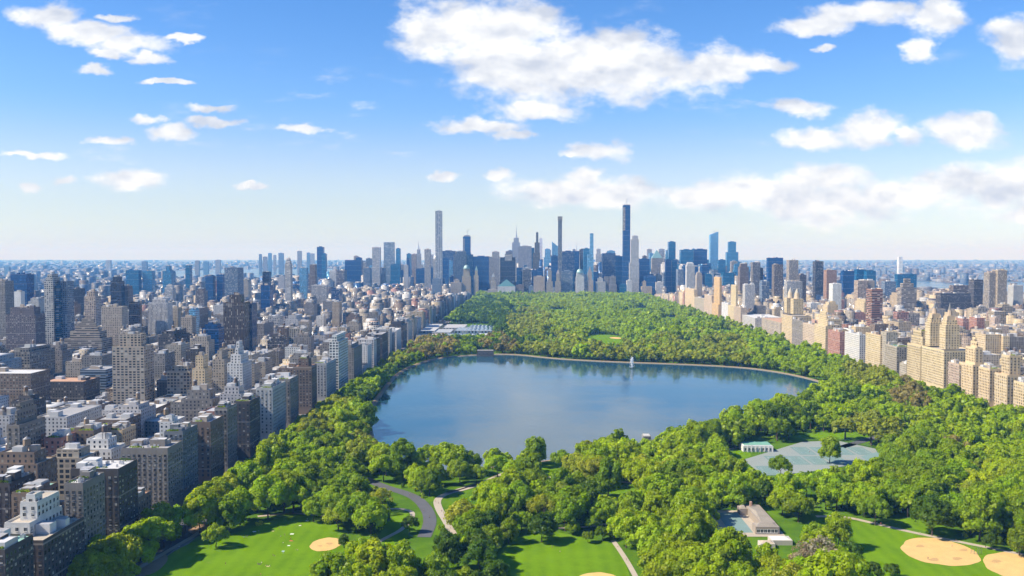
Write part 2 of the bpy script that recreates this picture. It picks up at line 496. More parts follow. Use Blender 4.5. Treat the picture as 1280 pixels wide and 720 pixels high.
# clouds: each a cluster of soft lobes on the sky, given by azimuth and height (tangents), ragged by noise
ay = w.m('MAXIMUM', w.m('ABSOLUTE', sp.outputs[1]), 0.05)
u_, v_ = w.m('DIVIDE', sp.outputs[0], ay), w.m('DIVIDE', zc, ay)
uvv = w.n('ShaderNodeCombineXYZ'); w.put(uvv.inputs[0], u_); w.put(uvv.inputs[1], v_)
nm = w.n('ShaderNodeMapping'); w.put(nm.inputs[0], uvv.outputs[0]); nm.inputs['Scale'].default_value = (1.0, 1.7, 1); nm.inputs['Rotation'].default_value = (0, 0, 0.22)
nbig = w.noise(nm.outputs[0], 18.0, 8, 0.6)
warp = w.vm('MULTIPLY_ADD', w.vm('SUBTRACT', w.noise(nm.outputs[0], 20.0, 6, 0.62, 'Color'), (0.5, 0.5, 0.5)), (0.05, 0.028, 0), uvv.outputs[0])
CLOUDS = [  # column, row, half width, half height in the photograph
    (560, 42, 72, 42), (620, 36, 92, 44), (650, 80, 98, 55), (720, 85, 112, 54), (800, 88, 112, 42), (880, 86, 72, 25), (935, 82, 48, 11), (536, 36, 48, 26), (665, 140, 64, 14),
    (600, 158, 70, 10), (640, 166, 26, 8), (748, 190, 44, 14), (718, 196, 20, 6), (555, 218, 20, 7), (626, 218, 18, 8), (700, 240, 84, 20), (760, 242, 74, 20), (735, 222, 24, 12), (870, 246, 74, 20),
    (950, 242, 74, 24), (1030, 226, 64, 22), (1020, 252, 115, 30), (1120, 246, 94, 27), (1190, 226, 54, 22), (1255, 232, 74, 30), (1280, 272, 44, 16),
    (1010, 38, 64, 13), (1062, 24, 64, 17), (1100, 14, 44, 12), (1160, 22, 40, 28), (1146, 66, 25, 15), (1262, 55, 42, 30), (1200, 168, 62, 22), (1215, 160, 36, 18), (1090, 165, 48, 23), (1010, 178, 44, 14), (1132, 172, 26, 14),
    (995, 138, 48, 11), (1020, 66, 16, 6), (60, 20, 48, 18), (110, 42, 64, 16), (160, 57, 54, 14), (182, 73, 30, 7), (130, 66, 26, 6), (120, 86, 26, 8), (230, 50, 30, 5), (145, 22, 26, 6),
    (215, 166, 34, 12), (265, 152, 38, 7), (185, 148, 22, 8), (265, 135, 32, 6), (130, 176, 32, 8), (40, 192, 42, 5), (34, 234, 18, 9), (80, 224, 20, 8), (165, 224, 52, 13), (375, 160, 38, 6),
    (320, 236, 26, 4), (205, 102, 38, 4)]
dmin = None
for cx, cy, rx, ry in CLOUDS:
    cu, cv0 = (cx - 660) / F, (320 - cy) / F
    a, b = rx * 1.12 / F, ry * 1.2 / F
    L = w.vm('LENGTH', w.vm('MULTIPLY_ADD', warp, (1 / a, 1 / b, 0), (-cu / a, -cv0 / b, 0)))
    dmin = L if dmin is None else w.m('SMOOTH_MIN', dmin, L, 0.22)
front = w.m('GREATER_THAN', sp.outputs[1], 0.05)
body = w.m('MULTIPLY', w.m('SUBTRACT', 1.08, dmin), front)
# loose fair-weather clouds over the rest of the sky
pl = w.vm('SCALE', gen); pl.node.inputs['Scale'].default_value = 1.0
w.put(pl.node.inputs['Scale'], w.m('DIVIDE', 1.0, w.m('ADD', zc, 0.08)))
over = w.m('MULTIPLY', w.smooth(w.noise(pl, 0.9, 5, 0.6), 0.58, 0.78), w.smooth(sp.outputs[2], 0.29, 0.42))
back = w.m('MULTIPLY', w.m('LESS_THAN', sp.outputs[1], 0.0), w.smooth(w.noise(pl, 0.9, 5, 0.6), 0.6, 0.78))
dens = w.m('ADD', w.m('MULTIPLY', body, 1.15), w.m('MULTIPLY', w.m('SUBTRACT', nbig, 0.5), 1.85))
alpha = w.smooth(dens, 0.08, 0.75)
alpha = w.m('MULTIPLY', alpha, w.smooth(body, -0.3, 0.1))
wm = w.n('ShaderNodeMapping'); w.put(wm.inputs[0], uvv.outputs[0]); wm.inputs['Scale'].default_value = (1.0, 3.6, 1); wm.inputs['Rotation'].default_value = (0, 0, -0.12)
wisp = w.m('MULTIPLY', w.smooth(w.noise(wm.outputs[0], 13.0, 7, 0.66), 0.52, 0.8), w.smooth(w.noise(uvv.outputs[0], 4.5, 2, 0.5), 0.46, 0.66))
wisp = w.m('MULTIPLY', w.m('MULTIPLY', wisp, w.smooth(v_, 0.05, 0.12)), w.m('MULTIPLY', front, 0.7))
alpha = w.m('MAXIMUM', w.m('MAXIMUM', alpha, wisp), w.m('MAXIMUM', over, back))
nsh = w.noise(nm.outputs[0], 10.0, 7, 0.55); nlo = w.noise(w.vm('ADD', nm.outputs[0], (-0.009, 0.024, 0)), 10.0, 7, 0.55)
lit = w.m('ADD', 0.58, w.m('MULTIPLY', w.m('SUBTRACT', nsh, nlo), 4.2), clamp=True)
ccol = w.mix(lit, CLOUD_DARK, CLOUD_LIT)
final = w.mix(w.m('MULTIPLY', alpha, 0.97), skycol, ccol)
bg = w.n('ShaderNodeBackground'); bg.inputs['Strength'].default_value = SKY_STRENGTH
w.put(bg.inputs['Color'], final)
wo = w.n('ShaderNodeOutputWorld'); w.t.links.new(bg.outputs[0], wo.inputs['Surface'])
world.cycles.sampling_method = 'MANUAL'; world.cycles.sample_map_resolution = 512

sl = bpy.data.lights.new('sun', 'SUN'); sl.energy = 5.0; sl.angle = R(0.53); sl.color = (1.0, 0.93, 0.82)
sun = bpy.data.objects.new('sun', sl); COL.objects.link(sun)
sd = Vector((-math.cos(SUN_BACK) * math.cos(SUN_EL), -math.sin(SUN_BACK) * math.cos(SUN_EL), math.sin(SUN_EL)))
sun.rotation_euler = sd.to_track_quat('Z', 'Y').to_euler(); sun.location = (-300, 0, 600)

if HAZE > 0:
    hm = bpy.data.materials.new('haze_air'); hm.use_nodes = True
    h = NT(hm.node_tree); h.t.nodes.clear(); ho = h.n('ShaderNodeOutputMaterial')
    pv = h.n('ShaderNodeVolumePrincipled'); pv.inputs['Color'].default_value = HAZE_COL
    pv.inputs['Absorption Color'].default_value = (1, 1, 1, 1); pv.inputs['Density'].default_value = HAZE
    pv.inputs['Density Attribute'].default_value = ''; pv.inputs['Temperature Attribute'].default_value = ''
    pv.inputs['Anisotropy'].default_value = 0.0
    h.t.links.new(pv.outputs[0], ho.inputs['Volume'])
    hm.cycles.homogeneous_volume = True
    MAT['haze'] = hm
    b = MB(['haze']); b.box(-42000, 42000, -1500, 42000, -1.5, 480, 'haze', (1, 1, 1), bottom=True)
    hz = b.build('haze'); hz['kind'] = 'stuff'; hz.display_type = 'WIRE'

# ------------------------------------------------------------------ ground, park, water
FIFTH, WEST = -245.0, 542.0              # the building lines along the two sides of the park
PARK = (-212.0, 512.0, 380.0, 3885.0)
g = sheet('ground', rect(-41000, 41000, -1000, 41000), 0.0, 'ground')
sheet('park_ground', rect(*PARK), 0.12, 'grass')
sheet('avenue_road', rect(-240, -217, 200, 8000), 0.06, 'asphalt')
sheet('avenue_road', rect(517, 537, 200, 8000), 0.06, 'asphalt')
RES_PX = [(530, 453), (555, 447.5), (590, 444.5), (640, 443), (690, 449), (760, 453), (850, 456), (930, 460), (985, 468), (1035, 481), (1037, 488), (1012, 499), (978, 515),
          (938, 526), (895, 541), (870, 553), (815, 560), (760, 568), (700, 574), (640, 582), (580, 588), (520, 590), (486, 586), (475, 566), (465, 540), (465, 513), (482, 488), (500, 466)]
RES = smooth_ring(G(RES_PX), 3)
sheet('reservoir_water', RES, 0.3, 'reservoir')
# stone bank and running track round the water
cx, cy = sum(p[0] for p in RES) / len(RES), sum(p[1] for p in RES) / len(RES)


def grow(ring, d):
    o = []
    n = len(ring)
    for i in range(n):
        a, b = ring[i - 1], ring[(i + 1) % n]; L = math.hypot(b[0] - a[0], b[1] - a[1]) or 1
        nx, ny = (b[1] - a[1]) / L, -(b[0] - a[0]) / L
        if (ring[i][0] - cx) * nx + (ring[i][1] - cy) * ny < 0: nx, ny = -nx, -ny
        o.append((ring[i][0] + nx * d, ring[i][1] + ny * d))
    return o


def ring_band(name, r0, z0, r1, z1, mat):
    n = len(r0)
    me = bpy.data.meshes.new(name)
    me.from_pydata([(x, y, z0) for x, y in r0] + [(x, y, z1) for x, y in r1], [], [(i, (i + 1) % n, n + (i + 1) % n, n + i) for i in range(n)])
    me.materials.append(MAT[mat]); o = link(name, me); o['kind'] = 'structure'
    return o


ring_band('reservoir_bank', RES, 0.25, grow(RES, 3), 1.5, 'stone')
ring_band('running_track', grow(RES, 3), 1.5, grow(RES, 6), 1.5, 'dirt')
ring_band('track_verge', grow(RES, 6), 1.5, grow(RES, 12), 0.1, 'grass')

CLEAR = {}   # open ground, as outlines in the photograph


def clearing(name, px, z, mat, smooth=2, objname=None):
    CLEAR[name] = px
    if mat: sheet(objname or name, smooth_ring(G(px), smooth), z, mat)


clearing('picnic_lawn', [(140, 760), (190, 712), (215, 690), (245, 676), (290, 667), (335, 655), (346, 645), (381, 642), (430, 658), (438, 672), (430, 692), (400, 712), (396, 760)], 0.2, 'lawn', objname='lawn')
clearing('middle_lawn', [(626, 760), (622, 700), (632, 678), (660, 668), (691, 664), (745, 675), (768, 679), (780, 698), (800, 760)], 0.2, 'lawn', objname='lawn')
clearing('ball_field', [(1060, 760), (1085, 702), (1078, 688), (1062, 668), (1056, 652), (1080, 652), (1140, 664), (1200, 676), (1300, 694), (1320, 760)], 0.2, 'lawn', objname='lawn')
clearing('strip_lawn', [(1108, 650), (1140, 646), (1192, 660), (1198, 672), (1150, 664)], 0.2, 'lawn', 1, objname='lawn')
clearing('small_lawn', [(472, 668), (490, 645), (510, 640), (518, 650), (512, 668), (500, 684), (480, 690)], 0.2, 'lawn', objname='lawn')
clearing('path_lawn', [(528, 612), (548, 606), (560, 614), (545, 626)], 0.2, 'lawn', 1, objname='lawn')
clearing('shore_lawn', [(676, 600), (678, 578), (700, 572), (716, 584), (712, 600)], 0.2, 'lawn', 1, objname='lawn')
clearing('house_lawn', [(898, 578), (905, 566), (930, 562), (942, 570), (925, 577)], 0.2, 'lawn', 1, objname='lawn')
clearing('court_lawn', [(975, 548), (1010, 541), (1080, 540), (1090, 548), (1050, 550)], 0.2, 'lawn', 1, objname='lawn')
clearing('far_lawn', [(726, 423), (735, 419.5), (757, 418), (777, 421), (782, 426), (772, 432), (748, 432)], 0.2, 'lawn', objname='lawn')
for n_, (gx, gy, gr, gh) in enumerate([(838, 398, 16, 1.6), (700, 388, 20, 1.4), (905, 414, 14, 1.8), (650, 392, 12, 1.3), (800, 386, 18, 1.1), (690, 424, 12, 1.6), (985, 440, 12, 2.0), (860, 428, 10, 1.6), (745, 400, 10, 1.2)]):
    clearing('glade%d' % n_, [(gx - gr, gy), (gx - gr * .5, gy - gh), (gx + gr * .6, gy - gh * .8), (gx + gr, gy + gh * .2), (gx + gr * .3, gy + gh), (gx - gr * .6, gy + gh * .8)], 0.2, 'lawn', objname='lawn')
clearing('mid_glade', [(740, 612), (775, 606), (800, 612), (790, 620), (752, 621)], 0.2, 'lawn', objname='lawn')
clearing('east_glade', [(1000, 655), (1040, 650), (1046, 662), (1012, 668)], 0.2, 'lawn', objname='lawn')


def ellipse_px(name, cx, cy, rx, ry, rot=0.0, wob=0.0, z=0.28):
    pts = []
    for i in range(40):
        a = 2 * math.pi * i / 40; k = 1 + wob * math.sin(3 * a + 1) + .018 * math.sin(7 * a + cx) + .014 * math.sin(11 * a + 2 * cx)
        x, y = rx * k * math.cos(a), ry * k * math.sin(a)
        pts.append((cx + x * math.cos(rot) - y * math.sin(rot), cy + x * math.sin(rot) + y * math.cos(rot)))
    sheet(name, G(pts), z, 'sand')
    CLEAR[name + str(cx)] = pts


ellipse_px('sand_infield', 407, 681, 20, 8, -0.16)
ellipse_px('sand_infield', 747, 725, 26, 9, 0)
ellipse_px('sand_infield', 1175, 690.5, 50, 16, 0.16, 0.03)
ellipse_px('sand_infield', 1272, 709, 44, 16, 0.2)
ellipse_px('sand_infield', 770, 422.6, 8, 1.0, 0.05)
for dx_, dy_, dr_ in ((1150, 683, 5), (1196, 699, 6), (1205, 688, 5), (1168, 700, 6), (1245, 702, 6), (412, 680, 4), (400, 683, 3)):
    pts_ = [(dx_ + dr_ * (1 + .25 * math.sin(3 * a + dx_)) * math.cos(a), dy_ + dr_ * .34 * math.sin(a)) for a in np.linspace(0, 2 * math.pi, 18, endpoint=False)]
    sheet('scuffed_dirt', G(pts_), .33, 'scuff')
for k, (mx, my) in enumerate([(1176, 689)]): ellipse_px('pitchers_mound', mx, my, 5, 1.8, 0, 0, 0.34)
# bare earth under the trees
for pts in ([(166, 716), (180, 700), (205, 690), (212, 700), (196, 716), (176, 722)], [(232, 664), (244, 655), (258, 652), (262, 664), (246, 670)], [(440, 690), (470, 684), (482, 700), (450, 710)]):
    sheet('bare_earth', smooth_ring(G(pts), 2), 0.24, 'dirt')

PATHS = [([(455, 598), (480, 609), (505, 616), (523, 624), (536, 640), (538, 655), (530, 672)], 9, 'asphalt', 'park_drive'),
         ([(640, 588), (612, 600), (585, 611), (558, 617), (545, 625), (549, 638), (558, 652), (566, 668)], 5.5, 'path', 'footpath'),
         ([(471, 679), (488, 670), (502, 663), (514, 650), (517, 640), (500, 636), (478, 637)], 3.4, 'path', 'footpath'),
         ([(558, 617), (600, 604), (640, 597), (690, 597), (740, 598), (800, 606), (850, 600)], 4, 'path', 'footpath'),
         ([(690, 661), (726, 660), (760, 655), (790, 650), (850, 640), (893, 655)], 3.4, 'path', 'footpath'),
         ([(766, 676), (776, 690), (785, 704), (796, 724)], 3.2, 'path', 'footpath'),
         ([(1020, 646), (1055, 646), (1090, 654), (1140, 666), (1200, 678), (1240, 686), (1300, 698)], 4.4, 'path', 'footpath'),
         ([(150, 724), (185, 704), (212, 688), (240, 672), (252, 664)], 3.6, 'path', 'footpath'),
         ([(322, 646), (350, 643), (378, 642), (430, 648), (470, 640)], 3.6, 'path', 'footpath'),
         ([(893, 568), (912, 561), (925, 560), (940, 562)], 4, 'path', 'footpath'),
         ([(700, 585), (720, 579), (745, 577), (800, 580), (860, 572)], 4, 'path', 'footpath'),
         ([(1050, 560), (1100, 545), (1150, 540), (1210, 548), (1290, 570)], 9, 'asphalt', 'park_drive'),
         ([(385, 560), (405, 545), (425, 527), (440, 505), (455, 490)], 8, 'path', 'bridle_path'),
         ([(1000, 528), (1060, 512), (1085, 495), (1070, 480)], 6, 'path', 'bridle_path')]
for pts, wd, mat, nm_ in PATHS: strip(nm_, G(pts), wd, 0.33 if mat == 'path' else 0.3, mat)

# tennis courts
TC_PX = [(929, 575), (965, 564), (1003, 552.5), (1046, 551), (1098, 562), (1104, 572), (1062, 582), (1000, 592), (954, 595)]
clearing('tennis_courts', TC_PX, 0.3, 'court', 0, objname='tennis_courts')
clearing('blue_court', [(1076, 571), (1098, 565), (1106, 571), (1086, 578)], 0.36, 'bluecourt', 0, objname='practice_court')
tcw = G(TC_PX)
mk = MB(['line', 'courtgreen'])
x0, x1 = min(p[0] for p in tcw), max(p[0] for p in tcw); y0, y1 = min(p[1] for p in tcw), max(p[1] for p in tcw)
NETS = []
for i in range(9):
    for j in range(4):
        a0, b0 = x0 + 6 + i * 17.5, y0 + 5 + j * 38
        if not inside(tcw, [a0, a0 + 11, a0, a0 + 11], [b0, b0, b0 + 24, b0 + 24]).all(): continue
        mk.poly([(a0 - 2, b0 - 4, .34), (a0 + 13, b0 - 4, .34), (a0 + 13, b0 + 28, .34), (a0 - 2, b0 + 28, .34)], 'courtgreen')
        for xx in (a0, a0 + 1.4, a0 + 9.6, a0 + 11): mk.poly([(xx - .05, b0, .36), (xx + .05, b0, .36), (xx + .05, b0 + 24, .36), (xx - .05, b0 + 24, .36)], 'line')
        for yy in (b0, b0 + 5.5, b0 + 18.5, b0 + 24): mk.poly([(a0, yy - .06, .365), (a0 + 11, yy - .06, .365), (a0 + 11, yy + .06, .365), (a0, yy + .06, .365)], 'line')
        NETS.append((a0 + 5.5, b0 + 12))
if mk.v: o = mk.build('court_markings'); o['kind'] = 'structure'
# rivers far off on both sides
sheet('east_river', smooth_ring(G([(120, 341), (215, 338.5), (300, 336.5), (360, 336), (420, 336), (440, 339), (380, 343), (340, 348), (300, 351), (250, 349), (160, 345)]), 2), 0.3, 'river')
sheet('hudson_river', smooth_ring(G([(960, 340), (1060, 345), (1150, 351), (1200, 355), (1300, 352), (1420, 352), (1420, 368), (1260, 372), (1170, 366), (1060, 352), (960, 344)]), 2), 0.3, 'river')

# ------------------------------------------------------------------ trees
CLASS = {'G': ((0.300, 0.415, 0.002), 'bright green'), 'M': ((0.218, 0.322, 0.003), 'mid green'), 'D': ((0.092, 0.170, 0.004), 'dark green'),
         'Y': ((0.330, 0.425, 0.005), 'yellow-green'), 'O': ((0.300, 0.340, 0.022), 'olive budding'), 'B': ((0.29, 0.245, 0.07), 'bronze-leaved'), 'P': ((0.34, 0.27, 0.18), 'pale bare')}


def cards(rng, centers, radii, per, size, up=0.25):
    """leaf clumps: small tilted quads spread over every clump's skin"""
    m = len(centers); k = per * m
    ci = np.repeat(np.arange(m), per)
    d = rng.normal(size=(k, 3)); d[:, 2] += up; d /= np.linalg.norm(d, axis=1)[:, None]
    out = centers[ci] - np.array([0, 0, 0.9]); out /= np.linalg.norm(out, axis=1)[:, None] + 1e-6
    d = d + 0.55 * out; d /= np.linalg.norm(d, axis=1)[:, None]
    p = centers[ci] + d * (radii[ci] * rng.uniform(0.72, 1.1, k))[:, None]
    nrm = d + 0.36 * rng.normal(size=(k, 3)); nrm /= np.linalg.norm(nrm, axis=1)[:, None]
    a = np.cross(nrm, rng.normal(size=(k, 3))); a /= np.linalg.norm(a, axis=1)[:, None] + 1e-6
    b = np.cross(nrm, a)
    s = (size * rng.uniform(0.55, 1.35, k))[:, None]
    e = rng.uniform(0.6, 1.0, k)[:, None]
    q = np.stack([p + a * s, p + b * s * e, p - a * s, p - b * s * e], 1)     # diamonds
    tone = rng.uniform(0.88, 1.14, m)[ci] * rng.uniform(0.8, 1.2, k)
    hue = rng.uniform(-0.07, 0.07, m)[ci]
    tint = np.stack([tone * (1 + hue), tone, tone * (1 - hue)], 1)
    return q.reshape(-1, 3), tint


def clumps(rng, n, shape):
    wide, high, flat, lo = {'round': (1, 0.86, 0.0, -0.45), 'broad': (1.05, 0.68, 0.0, -0.35), 'upright': (0.8, 1.12, 0.0, -0.6), 'open': (1, 0.85, 0.0, -0.3)}[shape]
    c, r = [], []
    while len(c) < n:
        d = rng.normal(size=3); d /= np.linalg.norm(d)
        if d[2] < lo: continue
        k = rng.uniform(0.5, 0.92) if len(c) > n * 0.25 else rng.uniform(0.72, 0.95)
        lump = 1 + 0.14 * math.sin(3 * math.atan2(d[1], d[0]) + rng.uniform(0, 1))
        c.append((d[0] * k * wide * lump, d[1] * k * wide * lump, 1.12 + d[2] * k * high * (0.95 if d[2] > 0 else 0.8)))
        r.append(rng.uniform(0.2, 0.36) * (0.75 if shape == 'open' else 1))
    return np.array(c), np.array(r)


def core_quads(centers, radii, k=0.74):
    """dense inner leafage of each clump: a small rough ball of quads"""
    V, Q = [], []
    base = np.array([(-1, -1, -1), (1, -1, -1), (1, 1, -1), (-1, 1, -1), (-1, -1, 1), (1, -1, 1), (1, 1, 1), (-1, 1, 1)], float) / math.sqrt(3)
    fq = [(0, 3, 2, 1), (4, 5, 6, 7), (0, 1, 5, 4), (1, 2, 6, 5), (2, 3, 7, 6), (3, 0, 4, 7)]
    for c, r in zip(centers, radii):
        n = len(V); V += list(c + base * r * k); Q += [tuple(n + i for i in f) for f in fq]
    return np.array(V), np.array(Q)


def crown_arrays(seed, shape, nclump, per, size):
    rng = np.random.default_rng(seed)
    c, r = clumps(rng, nclump, shape)
    v, tint = cards(rng, c, r, per, size)
    q = np.arange(len(v)).reshape(-1, 4)
    if shape != 'open':
        v2, q2 = core_quads(c, r)
        q = np.concatenate([q, q2 + len(v)]); v = np.concatenate([v, v2]); tint = np.concatenate([tint, np.full((len(q2), 3), 0.95)])
    return v, q, tint


def trunk_mesh(seed, shape):
    """tapered trunk with limbs that fork into the crown"""
    rng = random.Random(seed); b = MB(['bark'])

    def limb(a, d, L, r0, depth):
        p = Vector(a); d = Vector(d).normalized(); n = 6; seg = 3; ring = None
        for s in range(seg + 1):
            t_ = s / seg; r = r0 * (1 - 0.55 * t_)
            s1 = d.cross(Vector((0.3, 0.9, 0.2))).normalized(); s2 = d.cross(s1)
            cur = [p + (s1 * math.cos(2 * math.pi * i / n) + s2 * math.sin(2 * math.pi * i / n)) * r for i in range(n)]
            if ring:
                for i in range(n):
                    j = (i + 1) % n
                    b.poly([tuple(ring[i]), tuple(ring[j]), tuple(cur[j]), tuple(cur[i])], 'bark')
            ring = cur
            if s < seg:
                p = p + d * (L / seg); d = (d + Vector((rng.uniform(-.14, .14), rng.uniform(-.14, .14), 0.05))).normalized()
        if depth:
            for k in range(3 if depth > 1 else 2):
                az = rng.uniform(0, 6.28); dd = Vector((math.cos(az), math.sin(az), rng.uniform(0.35, 0.9)))
                limb(p, d * 0.5 + dd, L * rng.uniform(0.55, 0.8), r0 * 0.42, depth - 1)
    limb((0, 0, -0.02), (0, 0, 1), 0.62, 0.055, 3 if shape == 'open' else 2)
    return b


TEMPL = []
for i, (shape, seed) in enumerate([('round', 1), ('round', 2), ('round', 3), ('broad', 4), ('broad', 5), ('broad', 6), ('upright', 7), ('upright', 8), ('open', 9), ('open', 10)]):
    v, q, tt = crown_arrays(seed, shape, 46 if shape != 'open' else 34, 95 if shape != 'open' else 55, 0.062 if shape != 'open' else 0.05)
    cm = array_mesh('crown', v, q, tt)
    tb = trunk_mesh(seed, shape).build('trunk'); tm = tb.data; bpy.data.objects.remove(tb)
    TEMPL.append((shape, cm, tm))
MIDT = [crown_arrays(30 + i, s, 24, 34, 0.115) for i, s in enumerate(['round', 'broad', 'round', 'broad', 'upright'])]
FART = [crown_arrays(50 + i, s, 13, 16, 0.2) for i, s in enumerate(['round', 'broad', 'round', 'broad', 'upright'])]

# patches of the wood that share a leaf colour: column, row, radius in the photograph, class
PATCH = [(850, 690, 55, 'Y'), (805, 668, 34, 'Y'), (910, 700, 45, 'Y'), (880, 655, 30, 'Y'), (560, 572, 22, 'Y'), (606, 566, 14, 'O'), (640, 572, 16, 'Y'), (720, 546, 20, 'O'), (716, 578, 38, 'O'), (585, 640, 22, 'O'),
         (500, 612, 15, 'O'), (462, 628, 20, 'O'), (478, 688, 34, 'Y'), (530, 706, 16, 'B'), (420, 532, 22, 'Y'), (322, 548, 28, 'Y'), (405, 518, 36, 'O'), (1130, 500, 18, 'B'), (1160, 506, 12, 'B'), (1072, 545, 36, 'O'),
         (1202, 560, 12, 'B'), (1225, 604, 24, 'O'), (1012, 698, 20, 'P'), (1046, 682, 12, 'B'), (1100, 538, 26, 'O'), (700, 432, 22, 'O'), (620, 436, 24, 'B'), (545, 440, 30, 'B'), (660, 444, 20, 'O'), (760, 440, 30, 'O'), (830, 446, 40, 'O'),
         (240, 622, 40, 'Y'), (130, 700, 40, 'Y'), (190, 668, 24, 'G'), (90, 712, 24, 'D'), (290, 620, 40, 'M'), (330, 600, 40, 'G'), (270, 560, 24, 'G'), (610, 665, 18, 'D'), (590, 690, 34, 'D'), (560, 665, 26, 'M'),
         (690, 620, 60, 'M'), (640, 640, 24, 'D'), (1160, 648, 30, 'D'), (1060, 690, 14, 'D'), (960, 610, 60, 'G'), (1050, 600, 50, 'G'), (1140, 580, 60, 'M'), (1240, 660, 40, 'M'), (900, 600, 40, 'G'), (850, 620, 40, 'M'), (1270, 540, 40, 'G'),
         (375, 480, 40, 'O'), (440, 480, 40, 'M'), (480, 440, 30, 'O'), (430, 600, 40, 'M'), (470, 560, 34, 'O'), (930, 530, 26, 'G'), (1000, 500, 26, 'M'), (300, 530, 20, 'O'), (880, 630, 30, 'G'), (1000, 470, 60, 'G'), (990, 440, 50, 'G'), (900, 448, 40, 'O'),
         (660, 405, 30, 'O'), (640, 412, 30, 'D'), (610, 400, 40, 'D'), (800, 400, 70, 'G'), (720, 395, 60, 'Y'), (1090, 470, 30, 'O'), (1200, 600, 20, 'G')]
VISPATH = [PATHS[i][0] for i in (0, 1, 2, 5, 6)]
BLOCK = [[(920, 577), (932, 556), (940, 545), (970, 548), (976, 562), (950, 568)],                                       # tennis house
         [(892, 664), (900, 648), (930, 634), (960, 632), (990, 660), (1000, 684), (970, 686), (955, 672), (930, 682)],   # recreation building
         [(514, 421), (545, 405), (612, 405), (618, 420)],                                                   # museum
         [(594, 449), (594, 439), (618, 439), (618, 449)], [(794, 556), (794, 532), (824, 532), (824, 552)],
         [(240, 606), (260, 600), (262, 575), (240, 585)]]
WATERV = [(505, 462), (640, 447), (850, 460), (1000, 480), (985, 492), (900, 510), (860, 528), (760, 535), (690, 545), (600, 552), (480, 560), (475, 530), (490, 480)]


def pick_class(px, py, rng, noise):
    for a, b, r, k in PATCH:
        if (px - a) ** 2 + ((py - b) * 1.5) ** 2 < r * r and rng.random() < 0.78: return k
    x = noise + rng.uniform(-0.28, 0.28)
    return 'D' if x < 0.16 else 'M' if x < 0.4 else 'G' if x < 0.8 else 'Y' if x < 0.9 else 'O' if rng.random() < 0.85 else 'B'


def near_line(line, px, py):
    d = 1e9
    for (x1, y1), (x2, y2) in zip(line, line[1:]):
        L = (x2 - x1) ** 2 + (y2 - y1) ** 2; t_ = max(0, min(1, ((px - x1) * (x2 - x1) + (py - y1) * (y2 - y1)) / L))
        d = min(d, math.hypot(px - x1 - t_ * (x2 - x1), py - y1 - t_ * (y2 - y1)))
    return d


def smooth_noise(x, y): return 0.52 + (0.15 if y < 1400 else 0.22) * (math.sin(x * 0.017 + 1.3 * math.sin(y * 0.011)) + math.sin(y * 0.021 + 1.7 * math.sin(x * 0.013 + 2)))


SOLO = [(1037, 563, 15, 'G'), (976, 582, 13, 'M'), (218, 671, 5, 'G'), (716, 659, 9, 'M'), (741, 653, 10, 'M'), (753, 666, 9, 'D'), (768, 663, 9, 'M'), (735, 671, 7, 'M'), (677, 657, 19, 'D'), (636, 664, 14, 'M'),
        (430, 676, 8, 'D'), (925, 692, 18, 'Y'), (957, 698, 18, 'G'), (898, 678, 15, 'Y'), (392, 636, 15, 'G'), (423, 643, 18, 'G'), (478, 646, 11, 'D'), (512, 655, 10, 'D'), (1008, 694, 20, 'P'), (1064, 692, 15, 'D'), (1115, 712, 9, 'D'), (1091, 714, 11, 'D'), (1165, 643, 24, 'D'),
        (1094, 637, 18, 'M'), (1239, 675, 11, 'D'), (1274, 677, 16, 'M'), (561, 572, 21, 'Y'), (505, 576, 22, 'M'), (535, 574, 16, 'M'), (605, 566, 15, 'O'), (640, 566, 14, 'Y'), (685, 553, 16, 'D'), (668, 556, 14, 'D'), (719, 546, 17, 'O'),
        (742, 547, 12, 'M'), (785, 542, 14, 'D'), (770, 562, 24, 'G'), (440, 692, 10, 'Y'), (560, 690, 22, 'D'), (600, 692, 22, 'D'), (620, 718, 20, 'D'), (545, 712, 22, 'M'), (388, 596, 24, 'M'), (360, 590, 20, 'G'), (885, 520, 14, 'M'),
        (905, 512, 16, 'G'), (930, 505, 14, 'M'), (950, 510, 18, 'G'), (975, 500, 20, 'M'), (270, 668, 15, 'G'), (250, 640, 24, 'Y'), (150, 690, 25, 'Y'), (115, 706, 26, 'Y'), (190, 665, 24, 'G'), (300, 630, 24, 'G'), (335, 622, 24, 'G'), (280, 610, 20, 'Y'), (585, 577, 15, 'M'), (622, 580, 16, 'G'), (655, 580, 14, 'M'), (596, 590, 13, 'G'), (640, 590, 15, 'G'), (703, 572, 13, 'M'), (545, 592, 14, 'G'), (728, 566, 14, 'G'), (752, 560, 14, 'M'), (520, 592, 14, 'Y'), (120, 688, 24, 'Y'), (150, 703, 15, 'M'), (186, 684, 14, 'G'), (118, 722, 18, 'Y'), (205, 670, 13, 'O'), (160, 716, 13, 'G'), (168, 668, 22, 'G'), (200, 648, 22, 'Y'), (214, 664, 15, 'M'), (232, 645, 20, 'G'), (174, 694, 17, 'G'), (96, 708, 22, 'Y'), (142, 712, 18, 'Y'), (262, 612, 14, 'M'), (310, 600, 22, 'G'),
        (670, 605, 18, 'M'), (700, 612, 20, 'M'), (735, 620, 20, 'D'), (620, 612, 16, 'M'), (575, 588, 16, 'M'), (650, 625, 22, 'M'), (760, 600, 20, 'M'), (790, 634, 18, 'G'), (825, 612, 22, 'G')]
trees = []
for px, py, rp, k in SOLO:
    bx, by = ground(px, py + 1.12 * rp)
    trees.append((bx, by, rp * by / F, k, True))
rng = random.Random(5)
sp_, yy, row = 0, 415.0, 0
